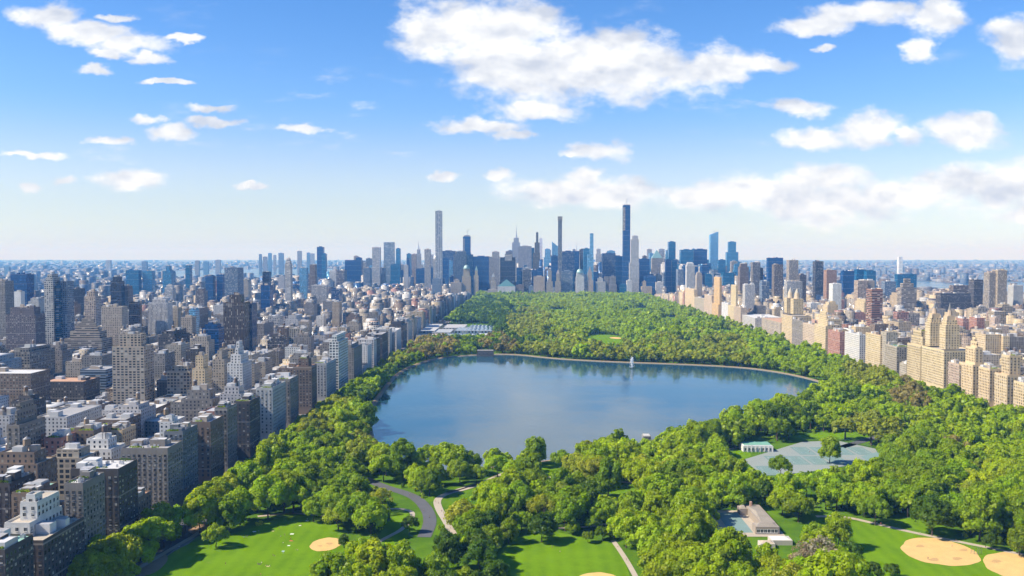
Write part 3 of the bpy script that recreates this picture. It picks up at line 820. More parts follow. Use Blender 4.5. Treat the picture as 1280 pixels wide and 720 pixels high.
while yy < 3870:
    sp_ = 14.5 if yy < 1100 else 14.0 if yy < 2000 else 13.5
    xx = PARK[0] - 1 + (row % 2) * sp_ / 2
    while xx < PARK[1] - 5:
        x, y = xx + rng.uniform(-.42, .42) * sp_, yy + rng.uniform(-.42, .42) * sp_
        r = rng.uniform(0.5, 0.86) * sp_ * (1.12 if rng.random() < .3 else 0.9)
        xx += sp_
        if rng.random() < 0.06: continue
        px, py = proj(x, y, 0.2)
        if px < -60 or px > 1340 or py > 800: continue
        trees.append((x, y, r, None, False))
    yy += sp_ * 0.866; row += 1
for k in range(60):   # big street trees along the park wall, over the avenue
    y = 545 + k * 12.5 + rng.uniform(-3, 3)
    trees.append((-219.5 + rng.uniform(-3, 3), y, rng.uniform(8.2, 10.8), None, False))
T = np.array([(a, b, c) for a, b, c, _, _ in trees])
ok = ~inside(RES, T[:, 0], T[:, 1])
RG = grow(RES, 8)
ok &= ~inside(RG, T[:, 0], T[:, 1]) | np.array([s for *_, s in trees])
d_ = T - np.array([0, 0, CAM_H]) * 0
P = np.array([proj(x, y, 0.2) for x, y, r in T]); C2 = np.array([proj(x, y, 1.12 * r) for x, y, r in T])
rp = T[:, 2] * F / T[:, 1]
solo = np.array([s for *_, s in trees])
for name, poly in list(CLEAR.items()) + [('b%d' % i, b) for i, b in enumerate(BLOCK)]:
    for dx, dy in ((0, 0), (0.4, 0), (-0.4, 0), (0, -0.35), (0, 0.45)):
        ok &= ~inside(poly, C2[:, 0] + dx * rp, C2[:, 1] + dy * rp) | solo
    ok &= ~inside(poly, P[:, 0], P[:, 1]) | solo
    if name.startswith(('sand', 'tennis')) or name in ('b0', 'b1'):   # keep the sand, the courts and the low buildings in view
        k = 1.0 if name.startswith('sand') else 0.7
        for dx, dy in ((k, 0), (-k, 0), (0, -k), (k * .7, -k * .7), (-k * .7, -k * .7)): ok &= ~inside(poly, C2[:, 0] + dx * rp, C2[:, 1] + dy * rp) | solo
for i in range(len(T)):
    if not ok[i] or solo[i] or T[i, 1] > 900: continue
    for ln in VISPATH:
        if near_line(ln, *C2[i]) < rp[i] * 0.75 or near_line(ln, *P[i]) < 5: ok[i] = False; break
    if ok[i]:  # keep hand-placed trees clear of the filling
        for j in range(len(SOLO)):
            if math.hypot(T[i, 0] - T[j, 0], T[i, 1] - T[j, 1]) < 0.62 * (T[i, 2] + T[j, 2]): ok[i] = False; break
inwater = inside(WATERV, C2[:, 0], C2[:, 1] - rp * 0.5); ok &= ~inwater
keep = [i for i in range(len(T)) if ok[i]]
infr = [i for i in keep if -12 < C2[i, 0] < 1292 and C2[i, 1] - rp[i] * 0.8 < 722]
infr.sort(key=lambda i: (not solo[i], -rp[i]))
NEAR = infr[:305]; near_set = set(NEAR)

ZONES = [(40, 705, 'below the white stepped apartment building'), (130, 700, 'between the park-side apartments and the picnic lawn'), (250, 640, 'on the wooded upper-left edge of the picnic lawn'), (340, 615, 'on the upper edge of the picnic lawn'),
         (410, 640, 'beside the path above the oval sand infield'), (450, 685, 'right of the oval sand infield'), (430, 590, 'between the picnic lawn and the reservoir'), (500, 585, 'on the reservoir shore above the park drive'), (480, 640, 'left of the curved park drive'),
         (540, 700, 'in the clump below the forked path'), (595, 690, 'in the clump left of the middle lawn'), (600, 635, 'right of the forked path'), (570, 595, 'on the near reservoir shore behind the forked path'), (660, 640, 'above the middle lawn'), (690, 600, 'in the wood above the middle lawn'),
         (690, 555, 'on the reservoir\'s near middle shore'), (760, 660, 'at the top right corner of the middle lawn'), (760, 605, 'in the wood above the middle lawn\'s right corner'), (780, 550, 'on the near shore below the fountain'), (830, 690, 'right of the middle lawn\'s short path'), (840, 620, 'left of the recreation building'),
         (850, 570, 'between the near shore and the tennis house'), (920, 520, 'on the shore behind the tennis house'), (960, 610, 'between the tennis courts and the recreation building'), (930, 705, 'below the recreation building'), (1010, 690, 'right of the recreation building'), (1040, 610, 'in front of the tennis courts'),
         (1020, 530, 'behind the tennis courts'), (1100, 630, 'above the ball field\'s boundary path'), (1130, 570, 'right of the tennis courts'), (1080, 710, 'on the ball field\'s left edge'), (1200, 630, 'above the sand infields'), (1200, 550, 'below the tan apartment row'), (1260, 670, 'beside the path above the right-hand infield'), (1265, 600, 'at the photo\'s right edge')]
recs = []
for i in keep:
    k = trees[i][3] or pick_class(C2[i, 0], C2[i, 1], rng, smooth_noise(T[i, 0], T[i, 1]))
    if i in near_set: recs.append((i, k))
sets = {}
for i, k in recs:
    zn = min(range(len(ZONES)), key=lambda j: (C2[i, 0] - ZONES[j][0]) ** 2 + (1.4 * (C2[i, 1] - ZONES[j][1])) ** 2)
    size = 'large' if T[i, 2] > 10.5 else 'small' if T[i, 2] < 7.6 else 'medium'
    sets.setdefault((zn, k, size), []).append(i)
label_of = {}
for (zn, k, size), mem in sets.items():
    mem.sort(key=lambda i: C2[i, 0])
    for n_, i in enumerate(mem):
        label_of[i] = f"{size} {CLASS[k][1]} tree {ZONES[zn][2]}" + (f", {ORD[n_]}" if len(mem) > 1 else '')
for i, k in recs:
    x, y, r = T[i]; c = CLASS[k][0]; q = random.Random(i)
    shapes = [8, 9] if k == 'P' else [8, 9, 3, 4, 0] if k in 'OB' else [6, 7, 0, 1] if (k == 'D' and q.random() < .5) else list(range(8))
    sh, cm, tm = TEMPL[q.choice(shapes)]
    o = empty('tree', (x, y, 0.1)); o.scale = (r, r, r * q.uniform(0.88, 1.12)); o.rotation_euler.z = q.uniform(0, 6.28)
    tag(o, label_of[i], 'tree', 'park trees')
    cr = link('crown', cm, o); j = q.uniform(0.86, 1.14); cr.color = (c[0] * j * q.uniform(0.92, 1.1), c[1] * j, c[2] * j, 1)
    link('trunk', tm, o)
# everything beyond the individual trees: one wood
VV, QQ, TT, MI = [], [], [], []; nv = 0
cube_q = np.array([(0, 1, 5, 4), (1, 2, 6, 5), (2, 3, 7, 6), (3, 0, 4, 7)])


def plant(x, y, r, k, lib, q):
    global nv
    v, qd, tt = lib[q.randrange(len(lib))]
    a = q.uniform(0, 6.28); c, s = math.cos(a), math.sin(a); h = q.uniform(0.9, 1.15)
    vv = np.stack([x + r * (v[:, 0] * c - v[:, 1] * s), y + r * (v[:, 0] * s + v[:, 1] * c), 0.1 + r * h * v[:, 2]], 1)
    col = np.array(CLASS[k][0]) * q.uniform(0.85, 1.15)
    VV.append(vv); QQ.append(qd + nv); TT.append(tt * col); MI.append(np.zeros(len(qd), int)); nv += len(vv)
    t_ = 0.06 * r; z1 = r * 0.8
    tv = np.array([(x - t_, y - t_, 0), (x + t_, y - t_, 0), (x + t_, y + t_, 0), (x - t_, y + t_, 0), (x - t_ / 2, y - t_ / 2, z1), (x + t_ / 2, y - t_ / 2, z1), (x + t_ / 2, y + t_ / 2, z1), (x - t_ / 2, y + t_ / 2, z1)])
    VV.append(tv); QQ.append(cube_q + nv); TT.append(np.full((4, 3), 1.0)); MI.append(np.ones(4, int)); nv += 8


for i in keep:
    if i in near_set: continue
    x, y, r = T[i]
    k = trees[i][3] or pick_class(C2[i, 0], C2[i, 1], rng, smooth_noise(x, y))
    plant(x, y, r, k, MIDT if y < 1350 else FART, rng)
# low undergrowth at the foot of the trees
for _ in range(1500):
    x, y = rng.uniform(PARK[0] + 3, PARK[1] - 3), rng.uniform(430, 1000)
    px, py = proj(x, y, 1)
    if py > 740 or px < -20 or px > 1300 or inside(RG, [x], [y])[0] or any(inside(p, [px], [py])[0] for p in list(CLEAR.values()) + BLOCK) or any(near_line(l_, px, py) < 6 for l_, *_ in PATHS): continue
    v, qd, tt = FART[rng.randrange(5)]; r = rng.uniform(1.2, 2.8)
    vv = np.stack([x + r * v[:, 0], y + r * v[:, 1], 0.1 + r * (v[:, 2] - 0.7)], 1)
    VV.append(vv); QQ.append(qd + nv); TT.append(tt * np.array(CLASS[rng.choice('GMDYM')][0])); MI.append(np.zeros(len(qd), int)); nv += len(vv)
EXTRA_TREES = [(142, 492, 5, 'G'), (150, 528, 5, 'Y'), (118, 494, 4, 'G'), (1276, 452, 7, 'G'), (300, 498, 3, 'Y'), (262, 498, 3, 'Y'), (430, 470, 9, 'G'), (445, 462, 8, 'G')]
woods = link('woodland', array_mesh('woodland', np.concatenate(VV), np.concatenate(QQ), np.concatenate(TT), mats=['foliage', 'bark'], mi=np.concatenate(MI)))
tag(woods, 'dense spring woodland filling the park behind the nearer trees and round the reservoir', 'woodland', None, 'stuff')

# ------------------------------------------------------------------ buildings
STYLE = {'brick': ((3.3, 3.15), (0.38, 0.52, 0)), 'stone': ((3.6, 3.3), (0.36, 0.54, 0)), 'slit': ((2.6, 3.4), (0.46, 0.97, 0)), 'ribbon': ((6.0, 3.5), (1.0, 0.52, 0)), 'glass': ((2.6, 3.9), (0.9, 0.8, 1)),
         'balcony': ((4.4, 3.0), (0.62, 0.62, 0)), 'panel': ((4.0, 3.6), (0.66, 0.62, 0)), 'lattice': ((8.5, 4.8), (0.66, 0.68, 0)), 'bare': ((4, 3.3), (0, 0, 0))}
C = {'grey': (.21, .19, .165), 'pale grey': (.42, .41, .395), 'brown': (.18, .135, .10), 'red': (.33, .17, .125), 'beige': (.35, .30, .23), 'dark': (.075, .066, .06), 'white': (.62, .60, .56), 'tan': (.40, .32, .21), 'gold': (.53, .415, .245),
     'pink': (.44, .34, .25), 'navy': (.006, .052, .16), 'teal': (.008, .095, .2), 'blue': (.03, .15, .28), 'sky': (.12, .28, .45), 'steel': (.15, .2, .27), 'black': (.02, .022, .03), 'lime': (.6, .59, .57)}
ROOFC = {'white': (.5, .49, .47), 'grey': (.3, .29, .28), 'tar': (.11, .105, .1), 'clay': (.45, .27, .17), 'copper': (.24, .42, .34), 'tan': (.42, .36, .28), 'silver': (.34, .34, .35)}
FOOT = []      # footprints already taken: x0, x1, y0, y1
MASK = []      # columns x0, x1, row down to which a landmark is seen, its distance
brng = random.Random(21)


def st(style, seed=0):
    (b, f), o = STYLE[style]; return dict(grid=(b, f, seed), opening=o)


def roof_part(root, org, ring, h, rtint, wtint, near=1, clutter=True, tank=False, seed=0, parapet=1.0):
    """roof deck and parapet, with bulkheads, air handlers and a wooden tank as its own pieces"""
    q = random.Random(seed)
    x0, x1 = min(p[0] for p in ring), max(p[0] for p in ring); y0, y1 = min(p[1] for p in ring), max(p[1] for p in ring)
    b = MB(['roof', 'plain']); b.cap(inset(ring, .35), h + 0.05, 'roof', rtint)
    o_, i_ = inset(ring, -0.18), inset(ring, .38)
    b.walls(o_, h - 0.7, h + parapet, 'plain', wtint); n = len(ring)
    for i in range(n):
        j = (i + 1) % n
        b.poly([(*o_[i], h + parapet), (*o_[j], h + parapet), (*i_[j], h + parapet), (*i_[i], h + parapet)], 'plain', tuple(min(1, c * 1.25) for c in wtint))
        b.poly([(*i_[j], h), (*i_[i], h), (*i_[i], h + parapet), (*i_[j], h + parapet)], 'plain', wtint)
        b.poly([(*o_[j], h - .7), (*o_[i], h - .7), (*ring[i], h - .7), (*ring[j], h - .7)], 'plain', wtint)
    rf = b.build('roof', root, origin=org)
    W, D = x1 - x0, y1 - y0
    if clutter and W > 7 and D > 7:
        for k in range(q.choice([2, 3, 3, 4]) if near < 2 else q.choice([4, 5, 6])):
            bw, bd, bh = min(W * .45, q.uniform(4, 9)), min(D * .45, q.uniform(4, 9)), q.uniform(2.6, 5.5)
            bx, by = q.uniform(x0 + 1, x1 - bw - 1), q.uniform(y0 + 1, y1 - bd - 1)
            m_ = MB(['plain', 'roof']); tb = q.choice([wtint, (.5, .49, .46), (.62, .6, .57), (.36, .3, .24)])
            m_.box(bx, bx + bw, by, by + bd, h + 0.06, h + bh + k * .05, 'plain', tb, 'roof', q.choice([ROOFC['white'], ROOFC['silver'], ROOFC['grey']])); m_.build('bulkhead', rf, origin=org)
        if near > 1:
            for k in range(q.randint(9, 16)):
                bx, by = q.uniform(x0 + 1.5, x1 - 3.5), q.uniform(y0 + 1.5, y1 - 3.5); m_ = MB(['metal']); s_ = q.uniform(1.0, 2.4)
                m_.box(bx, bx + s_, by, by + s_ * .8, h + .07, h + 1.2 + s_ * .3, 'metal', (.5, .5, .52)); m_.cyl(bx + s_ / 2, by + s_ * .4, s_ * .3, h + 1.2 + s_ * .3, h + 1.45 + s_ * .3, 'metal', (.2, .2, .2), 8); m_.build('air_handler', rf, origin=org)
            for k in range(q.randint(2, 5)):
                L = q.uniform(3, 8); bx, by = q.uniform(x0 + 1, max(x0 + 1.1, x1 - L - 1)), q.choice([y0 + .9, y0 + 1.0, q.uniform(y0 + 1, y1 - 2)])
                hedge_bits(rf, org, bx, by, min(L, W - 2), h, q)
        if tank: water_tank(rf, org, q.uniform(x0 + 3, x1 - 3), q.uniform(y0 + 3, y1 - 3), h, q)
    return rf


def water_tank(rf, org, tx, ty, h, q):
    """wooden barrel on a steel stand with a conical lid"""
    s = q.uniform(1.7, 2.3); z = h + q.uniform(3.5, 6); c = q.choice([(.2, .13, .08), (.28, .2, .13), (.14, .1, .08)])
    m_ = MB(['plain', 'metal']); m_.cyl(tx, ty, s, z, z + 4, 'plain', c, 12, s * .95); m_.cyl(tx, ty, s * 1.1, z + 4, z + 5.6, 'metal', (.25, .24, .23), 12, 0.05, cap=False)
    for a in (-1, 1):
        for b_ in (-1, 1): m_.bar((tx + a * s * .6, ty + b_ * s * .6, h + .05), (tx + a * s * .6, ty + b_ * s * .6, z), .3, 'metal', (.12, .11, .1))
    m_.bar((tx - s, ty, z - .1), (tx + s, ty, z - .1), .35, 'metal', (.12, .11, .1)); m_.bar((tx, ty - s, z - .12), (tx, ty + s, z - .12), .35, 'metal', (.12, .11, .1))
    m_.build('water_tank', rf, origin=org)


def hedge_bits(rf, org, bx, by, L, h, q):
    n = max(2, int(L / 1.2)); c = np.array([(bx + (i + .5) * L / n, by + .5, h + 1.0 + q.uniform(0, .5)) for i in range(n)]) - np.array(org); r = np.array([q.uniform(.6, 1.0) for _ in range(n)])
    v, t_ = cards(np.random.default_rng(q.randrange(9999)), c, r, 26, .35)
    cl = random.Random(int(bx * 7)).choice(['G', 'M', 'D', 'Y'])
    link('planting', array_mesh('planting', v, np.arange(len(v)).reshape(-1, 4), t_ * np.array(CLASS[cl][0])), rf)


def window_mesh(ww, wh, ftint, gtint, blind):
    b = MB(['plain', 'pane']); f, d = .14, .1
    z = lambda x, y, zz: (x, y, zz)
    # frame of four bars, pane set back inside it, projecting sill
    for (a0, a1, c0, c1) in ((-ww / 2 - f, ww / 2 + f, wh, wh + f), (-ww / 2 - f, -ww / 2, 0, wh), (ww / 2, ww / 2 + f, 0, wh), (-.05, .05, 0.0, wh)):
        b.poly([(a0, -d, c0), (a1, -d, c0), (a1, -d, c1), (a0, -d, c1)], 'plain', ftint)
    b.poly([(-ww / 2 - f, -d, wh + f), (ww / 2 + f, -d, wh + f), (ww / 2 + f, 0, wh + f), (-ww / 2 - f, 0, wh + f)], 'plain', ftint)
    for s in (-1, 1):
        xx = s * (ww / 2 + f); pts = [(xx, -d, 0), (xx, 0, 0), (xx, 0, wh + f), (xx, -d, wh + f)]; b.poly(pts if s > 0 else pts[::-1], 'plain', ftint)
    zb = wh * blind
    b.poly([(-ww / 2, -.04, 0), (ww / 2, -.04, 0), (ww / 2, -.04, wh - zb), (-ww / 2, -.04, wh - zb)], 'pane', gtint)
    if zb > 0: b.poly([(-ww / 2, -.04, wh - zb), (ww / 2, -.04, wh - zb), (ww / 2, -.04, wh), (-ww / 2, -.04, wh)], 'pane', (.42, .4, .35))
    s0, s1 = -ww / 2 - .22, ww / 2 + .22
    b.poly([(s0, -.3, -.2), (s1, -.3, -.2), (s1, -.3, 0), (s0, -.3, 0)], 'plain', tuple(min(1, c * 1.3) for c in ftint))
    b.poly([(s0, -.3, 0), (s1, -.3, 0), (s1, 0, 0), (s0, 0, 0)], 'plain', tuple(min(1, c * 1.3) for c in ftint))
    b.poly([(s0, 0, -.2), (s1, 0, -.2), (s1, -.3, -.2), (s0, -.3, -.2)], 'plain', ftint)
    return b


def add_windows(root, org, faces, ww, wh, bay, fl, ftint, seed, most=90):
    """faces: (x_start, y_start, direction angle, length, z0, z1)"""
    q = random.Random(seed); tmpl = []
    for gt, bl in (((.02, .026, .032), 0), ((.05, .06, .07), .0), ((.03, .036, .04), .45), ((.04, .05, .055), .8)):
        tb = window_mesh(ww, wh, ftint, gt, bl); o = tb.build('window'); tmpl.append((tb, o.data)); bpy.data.objects.remove(o)
    spots = []
    for (x, y, ang, L, z0, z1) in faces:
        n = max(1, int(L / bay)); nf = max(1, int((z1 - z0 - .8) / fl)); gap = L / n
        for k in range(nf):
            for i in range(n):
                d = (i + .5) * gap
                spots.append((z1 - fl * (k + 1) + .25, x + math.cos(ang) * d, y + math.sin(ang) * d, ang))
    spots.sort(key=lambda s: -s[0])
    rest = MB(['plain', 'pane'])
    for n, (z, x, y, ang) in enumerate(spots):
        tb, me = tmpl[0 if (r := q.random()) < .45 else 1 if r < .65 else 2 if r < .88 else 3]
        if n < most:
            o = link('window', me, root, (x - org[0], y - org[1], z - org[2])); o.rotation_euler.z = ang
        else:
            c, s = math.cos(ang), math.sin(ang); o0 = len(rest.v)
            rest.v += [(x + a * c - b * s, y + a * s + b * c, z + e) for a, b, e in tb.v]
            rest.f += [tuple(o0 + i for i in f) for f in tb.f]; rest.uv += tb.uv; rest.mi += tb.mi; rest.tint += tb.tint; rest.grid += tb.grid; rest.opening += tb.opening
    if rest.v: rest.build('windows', root, origin=org)['kind'] = 'stuff'


def block_building(name, label, cat, group, x0, x1, y0, y1, h, col, style='brick', rcol='grey', tiers=(), near=1, tank=False, seed=0, clutter=True, side='left', winsize=(1.5, 1.9), bay=3.4, fl=3.3, cornice=False, most=90, base_h=0, foot=True):
    """a masonry block, with set-back tiers [(inset, top height)] above it"""
    tint = C[col] if isinstance(col, str) else col
    q = random.Random(seed); k_ = q.uniform(.92, 1.08); tint = tuple(c * k_ * q.uniform(.985, 1.015) for c in tint)
    org = ((x0 + x1) / 2, (y0 + y1) / 2, 0); root = empty(name, org); tag(root, label, cat, group)
    ring = rect(x0, x1, y0, y1); k = st('bare' if near > 1 else style, seed); b = MB(['facade', 'roof', 'plain'])
    b.walls(ring, 0, h, 'facade', tint, **k)
    rings = [(ring, h)]; z = h; r2 = ring
    for ins, zt in tiers:
        if isinstance(ins, tuple): r2 = rect(*ins)
        else: r2 = inset(r2, ins)
        b.walls(r2, z + .06, zt, 'facade', tint, **k); rings.append((r2, zt)); z = zt
    b.build('wall', root, origin=org)
    for n, (r_, zt) in enumerate(rings):
        last = n == len(rings) - 1
        roof_part(root, org, r_, zt, ROOFC[rcol] if isinstance(rcol, str) else rcol, tint, near if last else 0, clutter and last, tank and last, seed + n)
    if cornice:
        cb = MB(['plain']); o_ = inset(ring, -.75); zt = h - 2.2
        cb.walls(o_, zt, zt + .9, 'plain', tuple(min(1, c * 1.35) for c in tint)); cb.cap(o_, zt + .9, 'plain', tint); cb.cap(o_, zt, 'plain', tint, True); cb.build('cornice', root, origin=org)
        if h > 25:
            cb = MB(['plain']); o_ = inset(ring, -.3); zt = h - 13.5
            cb.walls(o_, zt, zt + .5, 'plain', tuple(min(1, c * 1.3) for c in tint)); cb.cap(o_, zt + .5, 'plain', tint); cb.cap(o_, zt, 'plain', tint, True); cb.build('belt_course', root, origin=org)
    if near > 1:
        fs = []
        for r_, zt, zb in [(rings[i][0], rings[i][1], 0 if i == 0 else rings[i - 1][1]) for i in range(len(rings))]:
            a0, a1, b0, b1 = r_[0][0], r_[1][0], r_[0][1], r_[2][1]; zb = max(zb, 6)
            if zt - zb < 3.4: continue
            fs.append((a0, b0, 0.0, a1 - a0, zb, zt - (2.4 if cornice and r_ is ring else .4)))
            if side == 'left': fs.append((a1, b0, math.pi / 2, b1 - b0, zb, zt - (2.4 if cornice and r_ is ring else .4)))
            else: fs.append((a0, b1, -math.pi / 2, b1 - b0, zb, zt - (2.4 if cornice and r_ is ring else .4)))
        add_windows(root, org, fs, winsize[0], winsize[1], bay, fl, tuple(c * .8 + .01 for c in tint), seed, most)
    if foot: FOOT.append((x0 - 1, x1 + 1, y0 - 1, y1 + 1))
    return root, org


def left_block(label, p0, p1, p2, yt, Y1, col, D=None, vb=None, name='apartment_building', cat='building', group='apartment buildings east of the park', **kw):
    """a block left of the park given by the columns of its north face (p0-p1) and park-side face (p1-p2) and its roof row"""
    X1, h = at(p1, yt, Y1); X0 = at(p0, yt, Y1)[0]
    Y2 = Y1 + D if D else max(Y1 + 8, yat(p2, X1, yt))
    if X1 - X0 < 9: X0 = X1 - 32
    MASK.append((min(p0, p1), max(p2 or p1, p1), vb or yt + 30, Y1))
    return block_building(name, label, cat, group, X0, X1, Y1, Y2, h, col, side='left', **kw)


def right_block(label, p0, p1, p2, yt, X, col, vb=None, name='apartment_building', cat='building', group='apartment buildings west of the park', depth=None, **kw):
    """a block on the west side: columns of its park-side face (p0 far - p1 near) and of the right end of its north face (p2)"""
    Y1, Y2 = yat(p1, X, yt), yat(p0, X, yt); h = at(p1, yt, Y1)[1]
    X2 = X + depth if depth else max(X + 10, at(p2, yt, Y1)[0])
    MASK.append((p0, p2, vb or yt + 40, Y1))
    return block_building(name, label, cat, group, X, X2, Y1, Y2, h, col, side='right', **kw)


# ---- the park-side row on the left, nearest first
N2 = dict(near=2)
_x1, _h1 = at(37, 656, 446)
left_block('white apartment building with bare stepped white penthouses, beside its pier-fronted side coloured as in shade', 5, 37, 70, 656, 446, 'white', rcol='tan', D=32, tiers=(((_x1 - 9, _x1 + 0.1, 453, 475), _h1 + 9), ((_x1 - 7, _x1 - 2, 455, 462), _h1 + 12.5)), seed=1, most=60, **N2)
left_block('dark block, shade in its colour, west side of the white building, with pale vertical piers', 37.6, 54, 106, 678, 438, 'dark', rcol='tan', seed=2, most=40, **N2)  # west side of the white building; its shade is put into the dark colour
left_block('dark block with teal roof cut by the lower left corner', -60, 6, 30, 690, 408, 'dark', rcol='copper', seed=17, most=20, D=24, **N2)
left_block('narrow grey apartment block with white roof deck behind the white stepped building', 80, 103.5, 131, 606, 484, 'grey', rcol='white', seed=3, cornice=True, most=80, **N2)
left_block('dark grey-green apartment block with long white penthouses along its roof', 88, 148, 172, 588, 526, 'dark', rcol='white', seed=4, tiers=(), cornice=True, most=90, **N2)
left_block('low brown block with two flat terracotta terraces beside the park trees', 150, 172.5, 189, 625, 553.5, 'brown', rcol='clay', seed=5, most=30, **N2)
left_block('broad grey stone apartment block with a projecting cornice and planted roof', 151, 209.5, 228, 562, 598, 'grey', rcol='grey', seed=6, tank=False, cornice=True, most=98, **N2)
left_block('apartment block with blue shade tinted into its walls, joined behind the broad grey corniced block', 205, 228.5, 247, 541, 626, (.15, .16, .175), rcol='silver', seed=7, most=60, **N2)  # bluish wall colour carries the shade of the park-side face
left_block('grey-brown corner apartment block with pale cornice, beyond a side street', 236, 263, 280, 529, 677, 'brown', rcol='white', seed=8, cornice=True, most=80, **N2)
left_block('grey apartment block with light roof, fourth corner along the park avenue', 268, 284, 296, 511, 716, 'grey', rcol='white', seed=9, most=60, **N2)
left_block('dark slate apartment block with a planted roof edge on the park avenue', 292, 312, 325, 503, 768, 'dark', rcol='tan', seed=10, most=60, **N2)
left_block('pale stone apartment block with tall light piers facing the camera', 320, 340.5, 357, 486, 840, 'pale grey', rcol='grey', seed=11, most=60, tank=True, **N2)
left_block('slim grey apartment block behind the pale-piered block on the park avenue', 352, 362.5, 373, 475, 903, 'grey', rcol='silver', seed=12, most=40, **N2)
left_block('broad brown apartment block with heavy cornice and roof penthouse near the reservoir', 366, 389.5, 396, 459, 992, 'brown', rcol='clay', seed=13, cornice=True, tiers=((5, 62),), most=60, **N2)
left_block('long low stone mansion with flat roof beside the reservoir trees', 392, 408, 420, 455, 1066, 'pale grey', rcol='grey', seed=14, most=40, **N2)
left_block('white apartment tower with large blue-grey windows among the park avenue blocks', 411.5, 423, 435, 428, 1138, 'white', style='panel', rcol='white', seed=15, tiers=((3, 76),), near=1, name='apartment_tower')

# ---- second row on the left
left_block('big grey stone apartment house with set-back upper floors by the left edge', 8, 24, 52, 533, 618, 'grey', rcol='tar', seed=21, tiers=((4, 68), (4, 73)), tank=True, most=90, D=34, **N2)
left_block('narrow red brick house between two grey apartment houses', 55, 76, 79, 549, 640, 'red', rcol='clay', seed=22, most=40, D=22, **N2)
left_block('brown-grey apartment house with a big dark wooden water tank', 77, 117, 124, 540, 662, 'brown', rcol='grey', seed=23, tank=True, most=90, D=30, **N2)
left_block('yellow brick apartment house with regular windows behind the corniced block', 129, 153, 163, 539, 690, 'gold', rcol='tan', seed=24, most=60, D=24, **N2)
left_block('small brown building with green copper roof above the white stepped building', 14, 44, 48, 618, 480, 'brown', rcol='copper', seed=25, most=30, D=24, **N2)
left_block('brown school block with pyramid-like green copper roofs by the left edge', -14, 12, 15, 606, 500, 'dark', rcol='copper', seed=26, most=30, D=26, **N2)
left_block('long dark brick slab block with terracotta roof', 51, 104, 111, 478, 1020, 'dark', rcol='clay', seed=27, vb=512, D=40)
left_block('long brown slab block with white roof touching the left edge', -30, 38, 48, 468, 960, 'brown', rcol='white', seed=28, vb=506, D=40)
left_block('blue-grey hospital slab behind the dark brick slab', 100, 132, 138, 463, 1090, 'steel', style='ribbon', rcol='grey', seed=29, vb=490, D=40)
left_block('yellow-tan tower house with set-back top in front of twin brown towers', 240, 256, 264, 462, 985, 'gold', rcol='tan', tiers=((3, 66),), seed=30, vb=490, D=22)
left_block('white ziggurat apartment building with rounded top stack', 284, 303, 308, 455, 1000, 'white', rcol='white', tiers=((3, 66), (4, 73), (4, 80)), seed=31, vb=475, D=34)
left_block('pale stone apartment house with domed tank on its roof beside the ziggurat', 266, 280, 286, 450, 1040, 'beige', rcol='tan', tiers=((4, 66),), seed=32, vb=472, D=30)
left_block('tan apartment house with rows of windows left of twin brown towers', 207, 226, 232, 432, 1240, 'beige', rcol='grey', seed=33, vb=466, D=34, tank=True)
left_block('grey brick apartment house right of the beige balcony tower', 190, 206, 214, 443, 1180, 'grey', rcol='grey', seed=34, vb=470, D=34)
left_block('dark apartment slab right of the tan apartment house', 232, 247, 252, 437, 1210, 'dark', rcol='grey', seed=35, vb=466, D=30)

# ---- towers on the left
TL = dict(name='apartment_tower', cat='tower', group='towers east of the park')
left_block('beige balcony tower with squared windows standing alone among low roofs', 140, 180, 188, 434, 1000, 'beige', style='balcony', rcol='tan', tiers=((6, 89),), seed=41, vb=520, D=26, **TL)
_r, _o = left_block('dark brown twin tower with tall vertical window strips and low mechanical crown', 279, 305, 311, 379, 1500, (.085, .058, .04), style='slit', rcol='grey', tiers=((8, 112),), seed=42, vb=446, D=34, **TL)
left_block('shaded side of the dark brown tower, slab with shade in its dark-blue colour', 304, 314.5, 316, 380, 1534, 'navy', style='slit', rcol='grey', seed=43, vb=446, D=30, **TL)  # the brown tower's shaded side, with the shade put into a navy colour
left_block('pale tower with dark balcony strip and rounded crown by the left edge', 55, 66, 68, 352, 1600, 'pale grey', style='panel', rcol='tar', seed=44, vb=440, D=30, tiers=((2, 140), (2, 146)), **TL)
left_block('teal glass balcony strip tower set against the pale crowned tower', 66, 73, 74, 358, 1605, 'teal', style='ribbon', rcol='grey', seed=45, vb=440, D=26, **TL)
left_block('grey-brown tower with brown cap right of the teal balcony strip', 73, 83, 85, 352, 1615, 'steel', style='panel', rcol='clay', seed=46, vb=440, D=26, **TL)
left_block('dark blue tower with notched top and white side strip near left edge', 13, 33, 35, 343, 2200, 'navy', style='glass', rcol='grey', seed=47, vb=385, D=34, **TL)
left_block('white slab strip in front of the notched dark blue tower', 17, 26, 27, 365, 2050, 'white', style='bare', rcol='white', seed=48, vb=385, D=16, **TL)
left_block('wide dark brick tower slab with pale roof rim near the left edge', 7, 44, 49, 394, 1450, (.14, .12, .12), style='brick', rcol='white', seed=49, vb=445, D=30, tiers=((5, 93),), **TL)
left_block('dark grey tower cut by the left edge of the photo', -12, 6, 8, 352, 1700, 'grey', style='brick', rcol='grey', seed=50, vb=430, D=30, **TL)
left_block('terraced cream apartment building stepping down towards the camera', 80, 127, 132, 424, 1500, 'beige', style='ribbon', rcol='tan', tiers=((7, 49), (6, 56), (5, 63), (4, 70)), seed=51, vb=440, D=40, **TL)
left_block('round-topped tan tower beside the long tan slab', 105, 119, 125, 371, 1900, 'pink', style='panel', rcol='tan', tiers=((4, 102),), seed=52, vb=410, D=26, **TL)
left_block('long tan slab tower with white roof rim', 127, 152, 161, 384, 1600, 'beige', style='brick', rcol='white', seed=53, vb=412, D=24, **TL)
left_block('dark arched-top tower behind the long tan slab', 138, 149, 154, 352, 2300, 'black', style='glass', rcol='grey', tiers=((4, 124),), seed=54, vb=383, D=30, **TL)
